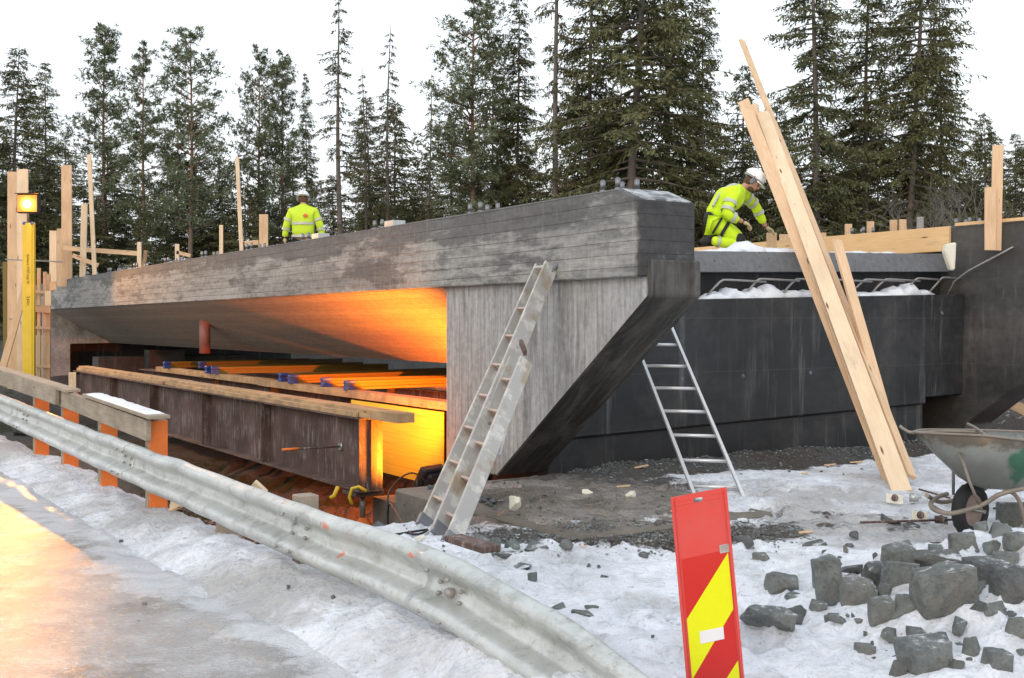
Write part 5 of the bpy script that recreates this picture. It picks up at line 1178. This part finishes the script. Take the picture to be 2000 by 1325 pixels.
def hand(wrist, dirn, palm_n, parent, curl=.5, s=1.0, thumb=1, grip=None):
    """glove with palm and five separate curled fingers"""
    d = Vector(dirn).normalized(); pn = Vector(palm_n); pn = (pn - d * pn.dot(d)).normalized(); sd_ = d.cross(pn).normalized() * thumb
    wrist = Vector(wrist); nodes = [(wrist, .033 * s), (wrist + d * .045 * s, (.040 * s, .024 * s)), (wrist + d * .085 * s, (.043 * s, .022 * s))]; edges = [(0, 1), (1, 2)]
    o = skin('glove', nodes, edges, 'glove_leather', parent, 1)
    for i, (off, L_) in enumerate(((-.030, .066), (-.010, .078), (.011, .073), (.030, .058))):
        p = wrist + d * .080 * s - sd_ * off * s * 1.15; pts = [(p - d * .02, .0125 * s), (p, .0125 * s)]; a = 0
        for j, fr2 in enumerate((.45, .32, .23)):
            a += curl * (.8 + .1 * i); p = p + (d * math.cos(a) + pn * math.sin(a)) * L_ * fr2 * s * 1.15; pts.append((p, (.012 - .0012 * j) * s))
        skin('finger', pts, [(k, k + 1) for k in range(len(pts) - 1)], 'glove_leather', o, 1)
    p = wrist + d * .03 * s + sd_ * .035 * s; q1 = p + (d * .6 + sd_ * .7).normalized() * .035 * s; q2 = q1 + (d * .9 + pn * .35).normalized() * .03 * s
    skin('thumb', [(p - sd_ * .01, .015 * s), (q1, .0145 * s), (q2, .012 * s)], [(0, 1), (1, 2)], 'glove_leather', o, 1)
    return o

# --- standing worker, seen from behind
base = W(2.36, 13.3, .745); sw = thing('person', base, 'worker in yellow jacket and white helmet standing on the deck, back turned', 'person')
def S_(x, y, z): return base + Vector((x, y, z))
skin('body', [(S_(0, 0, .95), .10), (S_(0, 0, 1.2), .11), (S_(0, 0, 1.43), (.13, .09)), (S_(0, .02, 1.53), .055), (S_(0, .03, 1.62), .06),
     (S_(-.17, 0, 1.40), .05), (S_(-.29, 0, 1.15), .032), (S_(-.345, .03, .90), .028), (S_(.17, 0, 1.40), .05), (S_(.29, 0, 1.15), .032), (S_(.345, .03, .90), .028),
     (S_(-.1, 0, .88), .08), (S_(-.12, .02, .48), .06), (S_(-.13, 0, .08), .05), (S_(-.13, .12, .04), .04), (S_(.1, 0, .88), .08), (S_(.12, .02, .48), .06), (S_(.13, 0, .08), .05), (S_(.13, .12, .04), .04)],
     [(0, 1), (1, 2), (2, 3), (3, 4), (2, 5), (5, 6), (6, 7), (2, 8), (8, 9), (9, 10), (0, 11), (11, 12), (12, 13), (13, 14), (0, 15), (15, 16), (16, 17), (17, 18)], 'skin', sw)
jk_ = skin('jacket', [(S_(0, 0, .86), (.24, .18)), (S_(0, 0, 1.05), (.235, .18)), (S_(0, 0, 1.25), (.245, .18)), (S_(0, 0, 1.41), (.20, .15)), (S_(0, .01, 1.51), (.085, .08)), (S_(0, .01, 1.55), (.078, .075)),
     (S_(-.22, 0, 1.40), .088), (S_(-.31, 0, 1.18), .08), (S_(-.36, .03, .96), .062), (S_(-.365, .05, .90), .058), (S_(.22, 0, 1.40), .088), (S_(.31, 0, 1.18), .08), (S_(.36, .03, .96), .062), (S_(.365, .05, .90), .058)],
     [(0, 1), (1, 2), (2, 3), (3, 4), (4, 5), (3, 6), (6, 7), (7, 8), (8, 9), (3, 10), (10, 11), (11, 12), (12, 13)], 'hi_vis_dull', sw); wrinkle(jk_, .02)
tr_ = skin('trousers', [(S_(0, 0, .93), (.17, .13)), (S_(-.1, 0, .82), .105), (S_(-.12, .02, .48), .085), (S_(-.13, 0, .14), .075), (S_(.1, 0, .82), .105), (S_(.12, .02, .48), .085), (S_(.13, 0, .14), .075)], [(0, 1), (1, 2), (2, 3), (0, 4), (4, 5), (5, 6)], 'trouser_dark', sw); wrinkle(tr_)
for sg in (-1, 1):
    skin('boot', [(S_(sg * .13, -.04, .06), .06), (S_(sg * .13, .06, .05), .05), (S_(sg * .13, .16, .04), .045)], [(0, 1), (1, 2)], 'rubber', sw, 1)
    hand(S_(sg * .365, .05, .88), (0, .05, -1), (-sg, .2, 0), sw, .35, 1.0, 1 if sg < 0 else -1)
def torso_band(z, rx, ry, ht=.05):
    vs = []; n = 28
    for j in (0, 1):
        for k in range(n):
            a = 2 * math.pi * k / n; vs.append(S_(math.cos(a) * rx, math.sin(a) * ry, z + j * ht))
    MB().add(vs, [(k, (k + 1) % n, n + (k + 1) % n, n + k) for k in range(n)], True).build('reflective_band', 'reflective_tape', jk_)
torso_band(1.13, .232, .19); torso_band(.885, .228, .188)
for sg in (-1, 1):
    band(S_(sg * .22, 0, 1.40), S_(sg * .31, 0, 1.18), .75, .094, .045, 'reflective_tape', jk_); band(S_(sg * .31, 0, 1.18), S_(sg * .36, .03, .96), .55, .083, .045, 'reflective_tape', jk_)
MB().ball(S_(.075, -.182, 1.30), (.045, .016, .038), 12, 8).build('emblem', 'logo_red', jk_)
hd, _ = head(S_(0, .05, 1.65), (0, 1, -.3), (0, .2, 1), sw)
MB().ball(S_(0, .035, 1.635), (.083, .088, .095), 16, 10).build('hair', 'hair_brown', hd)
helmet(S_(0, .045, 1.675), (0, 1, -.35), (0, .25, 1), sw, 1.0)

# --- kneeling worker, facing right and away, bent over
YK = 15.3
kb = PX(1425, 478, YK); kw = thing('person', (kb.x, kb.y, .93), 'bearded worker in yellow hi-vis clothes and white helmet kneeling in the snow', 'person')
K_ = lambda x, y, dy=0.0: PX(x, y, YK + dy)
hip = K_(1398, 432, .05); waist = K_(1402, 412, .05); chest = K_(1428, 386, .0); neck = K_(1452, 366, .02); hdc = K_(1467, 356, .02)
shN = K_(1432, 380, -.20); shF = K_(1447, 376, .22); elN = K_(1418, 418, -.30); wrN = K_(1452, 434, -.24); elF = K_(1474, 400, .34); wrF = K_(1496, 444, .42)
kneN = K_(1448, 476, -.13); anN = K_(1388, 470, -.16); kneF = K_(1452, 474, .24); anF = K_(1395, 468, .24); hiN = K_(1400, 440, -.10); hiF = K_(1405, 440, .16)
skin('body', [(hip, .09), (waist, .09), (chest, .10), (neck, .05), (hdc, .06), (shN, .05), (elN, .04), (wrN, .032), (shF, .05), (elF, .04), (wrF, .032), (hiN, .08), (kneN, .06), (anN, .045), (hiF, .08), (kneF, .06), (anF, .045)],
     [(0, 1), (1, 2), (2, 3), (3, 4), (2, 5), (5, 6), (6, 7), (2, 8), (8, 9), (9, 10), (0, 11), (11, 12), (12, 13), (0, 14), (14, 15), (15, 16)], 'skin', kw)
bj = skin('jacket', [(K_(1396, 430, .02), (.165, .15)), (waist, (.18, .155)), (K_(1415, 396, .02), (.20, .17)), (chest, (.21, .19)), (K_(1444, 372, .02), (.10, .10)), (K_(1452, 365, .02), (.085, .085)),
     (shN, .105), (elN, .078), (K_(1443, 432, -.25), .058), (shF, .09), (elF, .076), (K_(1492, 438, .41), .056)],
     [(0, 1), (1, 2), (2, 3), (3, 4), (4, 5), (3, 6), (6, 7), (7, 8), (3, 9), (9, 10), (10, 11)], 'hi_vis', kw); wrinkle(bj, .025)
bt = skin('trousers', [(K_(1394, 430, .02), (.15, .15)), (hiN, .12), (K_(1428, 456, -.13), .10), (kneN, .085), (K_(1415, 474, -.15), .075), (anN, .068), (hiF, .12), (K_(1432, 456, .2), .10), (kneF, .085), (anF, .07)],
     [(0, 1), (1, 2), (2, 3), (3, 4), (4, 5), (0, 6), (6, 7), (7, 8), (8, 9)], 'hi_vis', kw); wrinkle(bt, .02)
for a, b, f, r in ((shN, elN, .45, .094), (shN, elN, .80, .088), (elN, wrN, .4, .076), (shF, elF, .5, .093), (shF, elF, .85, .088), (elF, wrF, .35, .075)): band(a, b, f, r, .05, 'reflective_tape', bj)
# shoulder tapes over the back
dch = (chest - waist).normalized()
for k, dy in enumerate((-.10, .12)):
    MB().tube(smoothpath([K_(1450, 376, dy - .02), K_(1438, 362 - k, dy), K_(1420, 366, dy), K_(1404, 382, dy), K_(1392, 404, dy - .02)], 4), .020, 6).build('reflective_band', 'reflective_tape', bj)
band(hiN, K_(1428, 456, -.13), .55, .118, .045, 'trouser_dark', bt, 'dark_patch'); band(hiN, K_(1428, 456, -.13), .05, .128, .03, 'trouser_dark', bt, 'dark_patch')
MB().ball(K_(1446, 468, -.19), (.07, .06, .085), 12, 8).build('knee_pad', 'trouser_dark', bt)
MB().ball(K_(1384, 428, -.06), (.07, .12, .10), 12, 8).build('tool_pouch', 'trouser_dark', bt)
for a, dy in ((anN, -.16), (anF, .24)):
    skin('boot', [(a, .06), (a + Vector((-.09, 0, .01)), .058), (a + Vector((-.14, 0, -.05)), .045)], [(0, 1), (1, 2)], 'hi_vis_dull' if False else 'rubber', kw, 1)
band(K_(1415, 474, -.15), anN, .45, .082, .04, 'reflective_tape', bt)
hd, m4 = head(hdc + Vector((.02, 0, -.01)), (.80, -.12, -.62), (.50, -.05, .70), kw)
MB().ball(hdc + m4 @ Vector((.045, 0, -.075)), (.05, .06, .045), 14, 8, m4).build('beard', 'hair_brown', hd)
MB().ball(hdc + m4 @ Vector((-.03, 0, .0)), (.075, .079, .09), 14, 8, m4).build('hair', 'hair_brown', hd)
helmet(hdc + Vector((.035, 0, .035)), (.80, -.12, -.62), (.50, -.05, .70), kw, 1.05)
hand(wrN, (.75, .25, -.35), (.2, .3, -1), kw, .55, 1.05, -1)
hand(wrF, (.75, -.1, -.45), (-.2, -.2, -1), kw, .35, 1.05, 1)

# ================================================================== TREES
def blades(P0, D, Lh, Wd, N):
    """diamond shaped leaves: base point, direction, length, width, face normal"""
    S2 = np.cross(D, N); S2 /= (np.linalg.norm(S2, axis=1, keepdims=True) + 1e-9)
    a = P0; c = P0 + D * Lh[:, None]; mid = P0 + D * (Lh * .45)[:, None]
    b = mid + S2 * (Wd / 2)[:, None]; d = mid - S2 * (Wd / 2)[:, None]
    return np.stack([a, b, c, d], 1).reshape(-1, 3)
def crown_mesh(name, V, tint, mat):
    Q = np.arange(len(V)).reshape(-1, 4); me = bpy.data.meshes.new(name)
    me.vertices.add(len(V)); me.vertices.foreach_set('co', V.astype(np.float32).ravel()); me.loops.add(Q.size); me.loops.foreach_set('vertex_index', Q.astype(np.int32).ravel())
    me.polygons.add(len(Q)); me.polygons.foreach_set('loop_start', np.arange(0, Q.size, 4, dtype=np.int32)); me.update(calc_edges=True)
    a = me.color_attributes.new('tint', 'FLOAT_COLOR', 'POINT'); a.data.foreach_set('color', np.repeat(np.repeat(tint, 4), 4).astype(np.float32)); me.materials.append(M[mat]); return me
def unit(v): return v / (np.linalg.norm(v, axis=-1, keepdims=True) + 1e-9)
def conifer(kind, H, Rm, seed, dens=1.0):
    g = np.random.default_rng(seed); P0 = []; D = []; Ln = []; Wd = []; T = []; limbs = MB()
    lean_ = g.normal(0, .012, 2)
    def trunk_at(z): return np.array([lean_[0] * z + .05 * math.sin(z * .5 + seed), lean_[1] * z + .05 * math.cos(z * .4), z])
    z = {'spruce': .05, 'sparse': .12, 'pine': .30}[kind] * H
    while z < H - .15:
        f = z / H; nb = g.integers(3, 6) if kind != 'sparse' else g.integers(2, 5)
        if kind == 'pine': nb = g.integers(2, 5); 
        for _ in range(nb):
            az = g.uniform(0, 2 * math.pi); top = 1 - f
            if kind == 'spruce': Lb = Rm * min(1, 1.25 * top ** .75 + .04) * g.uniform(.55, 1.12); el0 = .45 * (f ** 2) - .12; cur = -.38 * (1 - f * .5)
            elif kind == 'sparse': Lb = Rm * min(1, 1.1 * top ** .7 + .06) * g.uniform(.35, 1.1); el0 = .15; cur = -.55
            else:
                cr = (f - .30) / .70; Lb = Rm * (.10 + .92 * (1 - cr) ** .62) * g.uniform(.3, 1.1) * (.55 + .45 * min(1, cr / .25)); el0 = .18 + .5 * cr; cur = .06
            if kind != 'pine' and f < .18: Lb *= .75
            ns = 7; pts = []; base_ = trunk_at(z); hdv = np.array([math.cos(az), math.sin(az), 0]); wob = g.normal(0, .06)
            for i in range(ns):
                u = i / (ns - 1); r = Lb * u; pts.append(base_ + hdv * r + np.array([-hdv[1], hdv[0], 0]) * wob * r * u + np.array([0, 0, Lb * (el0 * u + cur * u * u + (.16 * u ** 3 if kind != 'pine' else 0))]))
            pts = np.array(pts)
            if Lb > .5: limbs.tube([tuple(p) for p in pts[::2]], [.012 + .016 * Lb, .010 + .008 * Lb, .008, .005][:len(pts[::2])], 4, False)
            tint = g.uniform(0, 1) * .7
            nt_ = int(Lb / (.068 if kind == 'spruce' else .085) * dens) + 4
            if kind == 'pine': nt_ = int(Lb * 17 * dens) + 7
            u = g.uniform(.12 if kind == 'spruce' else .25, 1, nt_) if kind != 'pine' else 1 - np.abs(g.normal(0, .30, nt_)).clip(0, .8)
            pos = np.stack([np.interp(u, np.linspace(0, 1, ns), pts[:, k]) for k in range(3)], 1)
            if kind == 'pine':
                # side twig then tuft of needles
                off = g.normal(0, 1, (nt_, 3)) * np.array([1, 1, .55]); off = unit(off) * g.uniform(.05, .42, (nt_, 1)) * min(1, Lb); tip = pos + off + np.array([0, 0, .05])
                k = 9; tt = np.repeat(tip, k, 0); dd = unit(g.normal(0, 1, (len(tt), 3)) + np.array([0, 0, .55]) + .6 * np.repeat(unit(off), k, 0))
                P0.append(tt); D.append(dd); Ln.append(g.uniform(.09, .20, len(tt))); Wd.append(g.uniform(.022, .046, len(tt))); T.append(np.clip(tint + g.uniform(-.1, .35, len(tt)), 0, 1))
            else:
                sgn = np.where(g.random(nt_) < .5, -1, 1)[:, None]; side_ = np.array([-hdv[1], hdv[0], 0])
                droop = g.uniform(.15, .9 if kind == 'spruce' else 1.4, (nt_, 1))
                dd = unit(side_ * sgn * g.uniform(.2, 1, (nt_, 1)) + hdv * g.uniform(.2, .9, (nt_, 1)) + np.array([0, 0, -1]) * droop)
                tl = (.22 + .42 * (1 - u) * min(1, Lb / 1.6)) * g.uniform(.6, 1.2, nt_) * (1 if kind == 'spruce' else .8)
                # each twig: spine of overlapping small blades
                k = 5
                for j in range(k):
                    pp = pos + dd * (tl * j / k)[:, None]; d3 = unit(dd + g.normal(0, .45, dd.shape))
                    P0.append(pp); D.append(d3); Ln.append(tl * g.uniform(.30, .55, nt_)); Wd.append(g.uniform(.028, .062, nt_)); T.append(np.clip(tint + g.uniform(-.15, .3, nt_) + .25 * (u - .5), 0, 1))
        z += {'spruce': g.uniform(.14, .26), 'sparse': g.uniform(.2, .36), 'pine': g.uniform(.16, .34)}[kind]
    if kind == 'pine': # a few dead limbs below
        for _ in range(10):
            zz = g.uniform(.12, .4) * H; az = g.uniform(0, 6.28); b_ = trunk_at(zz); l = g.uniform(.4, 1.3); limbs.tube([tuple(b_), tuple(b_ + np.array([math.cos(az) * l, math.sin(az) * l, .15 * l]))], [.02, .006], 4, False)
    P0 = np.concatenate(P0); D = np.concatenate(D); Ln = np.concatenate(Ln); Wd = np.concatenate(Wd); T = np.concatenate(T)
    V_ = blades(P0, D, Ln, Wd, unit(g.normal(0, 1, P0.shape)))
    mt = {'spruce': 'spruce_needles', 'sparse': 'sparse_needles', 'pine': 'pine_needles'}[kind]
    cm = crown_mesh('crown', V_, T, mt)
    r0 = .0085 * H + .02; limbs.tube([tuple(trunk_at(z_)) for z_ in np.linspace(-.6, H, 16)], [r0 * (1 - .93 * i / 15) for i in range(16)], 9, False)
    tm = bpy.data.meshes.new('trunk'); tm.from_pydata(limbs.v, [], limbs.f); tm.update(); tm.materials.append(M['pine_bark' if kind == 'pine' else 'spruce_bark'])
    tm.polygons.foreach_set('use_smooth', [True] * len(tm.polygons))
    return cm, tm, H
VAR = {('spruce', 0): conifer('spruce', 14, 2.3, 1), ('spruce', 1): conifer('spruce', 14, 2.0, 2), ('spruce', 2): conifer('spruce', 14, 2.6, 3), ('spruce', 3): conifer('spruce', 9, 2.0, 4),
       ('sparse', 0): conifer('sparse', 14, 1.5, 5), ('sparse', 1): conifer('sparse', 14, 1.25, 6), ('pine', 0): conifer('pine', 12, 2.1, 7), ('pine', 1): conifer('pine', 12, 1.7, 8), ('pine', 2): conifer('pine', 12, 2.3, 9)}
def tree(px, ty, Y, kind, var, label, wide=1.0, group='conifers behind the bridge', rot=0.0):
    x = (px - CX) / F * Y; zb = hz(x, Y) - .05; zt = (HY - ty) / F * Y; cm, tm, H = VAR[(kind, var)]; sc = (zt - zb) / H
    o = bpy.data.objects.new({'spruce': 'spruce_tree', 'sparse': 'spruce_tree', 'pine': 'pine_tree'}[kind], None); col.objects.link(o)
    o.location = (x, Y, zb); o.rotation_euler = (0, 0, rot); o.scale = (sc * wide, sc * wide, sc)
    for nm, me in (('crown', cm), ('trunk', tm)):
        c = bpy.data.objects.new(nm, me); col.objects.link(c); c.parent = o
    return tag(o, label, 'tree', group)
TR = [
 (28, 85, 42, 'spruce', 0, 'dark dense spruce at the left edge behind the lamp', 1.25), (85, 118, 46, 'spruce', 1, 'slimmer dark spruce second from the left edge', 1.0), (-60, 150, 40, 'spruce', 2, 'spruce cut by the left edge of the photo', 1.1),
 (203, 48, 44, 'pine', 0, 'tall airy pine with yellowish side above the thin batten', 1.05), (286, 88, 43, 'pine', 1, 'slender pine with straight reddish trunk', .95), (372, 58, 42, 'pine', 2, 'broad pine with red trunk left of centre', 1.1),
 (345, 200, 47, 'pine', 1, 'thin pine behind the broad red trunked one', .8), (508, 100, 44, 'pine', 2, 'left one of the twin pines behind the standing worker', .85), (552, 104, 45, 'pine', 0, 'right one of the twin pines behind the standing worker', .85),
 (598, 140, 48, 'spruce', 1, 'narrow spruce tip right of the twin pines', .6), (667, -30, 41, 'sparse', 0, 'tall thin spruce with drooping sparse twigs', 1.15), (752, 45, 43, 'sparse', 1, 'brownish nearly bare thin spruce', 1.0), (718, 130, 45, 'sparse', 1, 'brown sparse spruce left of the nearly bare one', 1.0),
 (838, 140, 44, 'sparse', 0, 'grey half dead spruce left of the bushy pine', .85), (925, -20, 41, 'pine', 2, 'bushy tall pine above the middle of the beam', 1.15), (1010, -40, 42, 'spruce', 1, 'slim spruce right of the bushy pine', .85), (960, 60, 46, 'spruce', 3, 'spruce between bushy pine and slim spruce', .8),
 (1086, -420, 39, 'sparse', 1, 'tall bare straight trunk with few twigs above the beam', .75), (1152, -220, 40, 'spruce', 0, 'dense tall spruce just right of the bare trunk', .95), (1226, -520, 38, 'spruce', 2, 'mighty spruce above the end of the beam', 1.0), (1300, -260, 42, 'spruce', 1, 'dark spruce right of the mighty spruce', 1.0),
 (1376, -60, 40, 'spruce', 1, 'pointed spruce left of the kneeling worker', .75), (1452, 122, 47, 'spruce', 3, 'short pointed spruce behind the leaning batten', .9), (1515, 190, 48, 'spruce', 3, 'short spruce between leaning planks and big spruce', .9),
 (1592, -320, 39, 'spruce', 1, 'tall spruce right of the leaning planks', .95), (1690, -180, 41, 'spruce', 0, 'spruce in the middle of the right hand clump', .95), (1775, -330, 39, 'spruce', 2, 'tallest spruce of the right hand clump', .85), (1835, -60, 44, 'spruce', 1, 'spruce on the right flank of the clump', .8),
 (1925, 215, 42, 'spruce', 3, 'small spruce left of the tall board at right', .8), (1998, 285, 46, 'spruce', 3, 'small spruce cut by the right edge of the photo', 1.2), (2080, 250, 44, 'spruce', 3, 'spruce just outside the right edge', 1.2)]
for i, a in enumerate(TR): tree(*a, rot=i * 1.7)
rt_ = random.Random(21)
SHORT = ['left edge spruce', 'second spruce from the left edge', 'spruce cut by the left edge', 'airy yellowish pine', 'slender reddish pine', 'broad red trunked pine', 'thin pine', 'left twin pine', 'right twin pine', 'narrow spruce tip',
 'tall drooping thin spruce', 'brownish nearly bare spruce', 'brown sparse spruce', 'grey half dead spruce', 'bushy tall pine', 'slim spruce', 'spruce beside the bushy pine', 'bare straight trunk', 'dense tall spruce', 'mighty spruce', 'dark spruce by the mighty one',
 'pointed spruce left of the kneeling worker', 'short pointed spruce behind the batten', 'short spruce right of the batten', 'tall spruce right of the planks', 'spruce amid the right clump', 'tallest spruce at right', 'spruce flanking the right clump', 'small spruce left of the tall board', 'small right edge spruce', 'outermost right spruce']
_used = set()
def near_label(x, pre):
    for k in sorted(range(len(TR)), key=lambda k: abs(TR[k][0] - x)):
        lab = '%s, just %s of the %s' % (pre, 'left' if x < TR[k][0] else 'right', SHORT[k])
        if lab not in _used: _used.add(lab); return lab
for k in range(34):
    x = -60 + k * 64 + rt_.uniform(-18, 18); side_ = 'left' if x < 700 else ('middle' if x < 1400 else 'right'); Y = rt_.uniform(49, 60)
    ty = {'left': rt_.uniform(240, 350), 'middle': rt_.uniform(140, 320), 'right': rt_.uniform(180, 320)}[side_]
    tree(x, ty, Y, 'spruce', rt_.choice([0, 2, 3]), near_label(x, 'dark back row spruce'), rt_.uniform(1.0, 1.45), 'back row of spruces', rt_.uniform(0, 6))
for k in range(30):
    x = 20 + k * 68 + rt_.uniform(-25, 25); Y = rt_.uniform(40, 48)
    tree(x, rt_.uniform(300, 420), Y, 'spruce', 3, near_label(x, 'low young spruce'), rt_.uniform(1.2, 1.7), 'young spruces at the wood edge', rt_.uniform(0, 6))
# bare deciduous bush
bb = thing('bare_bush', (PX(1835, 480, 24).x, 24, -1), 'leafless grey bush above the dark wall at the right', 'bush'); m = MB()
def twig(p, d, l, r, lv):
    q = p + d * l * .5 + Vector((rt_.uniform(-.05, .05), rt_.uniform(-.05, .05), rt_.uniform(-.02, .05))) * l; e = p + d * l; m.tube([p, q, e], [r, r * .8, r * .6], 5, False)
    if lv:
        for _ in range(3):
            dd = (d + Vector((rt_.uniform(-.9, .9), rt_.uniform(-.9, .9), rt_.uniform(-.35, .5)))).normalized(); twig(p.lerp(e, rt_.uniform(.45, 1)), dd, l * rt_.uniform(.5, .8), r * .55, lv - 1)
for k in range(6): twig(Vector((bb.location.x + rt_.uniform(-.2, .2), 24, 0)), Vector((rt_.uniform(-.5, .5), rt_.uniform(-.4, .4), 1)).normalized(), 1.5, .03, 4)
m.build('branches', 'birch_twig', bb)
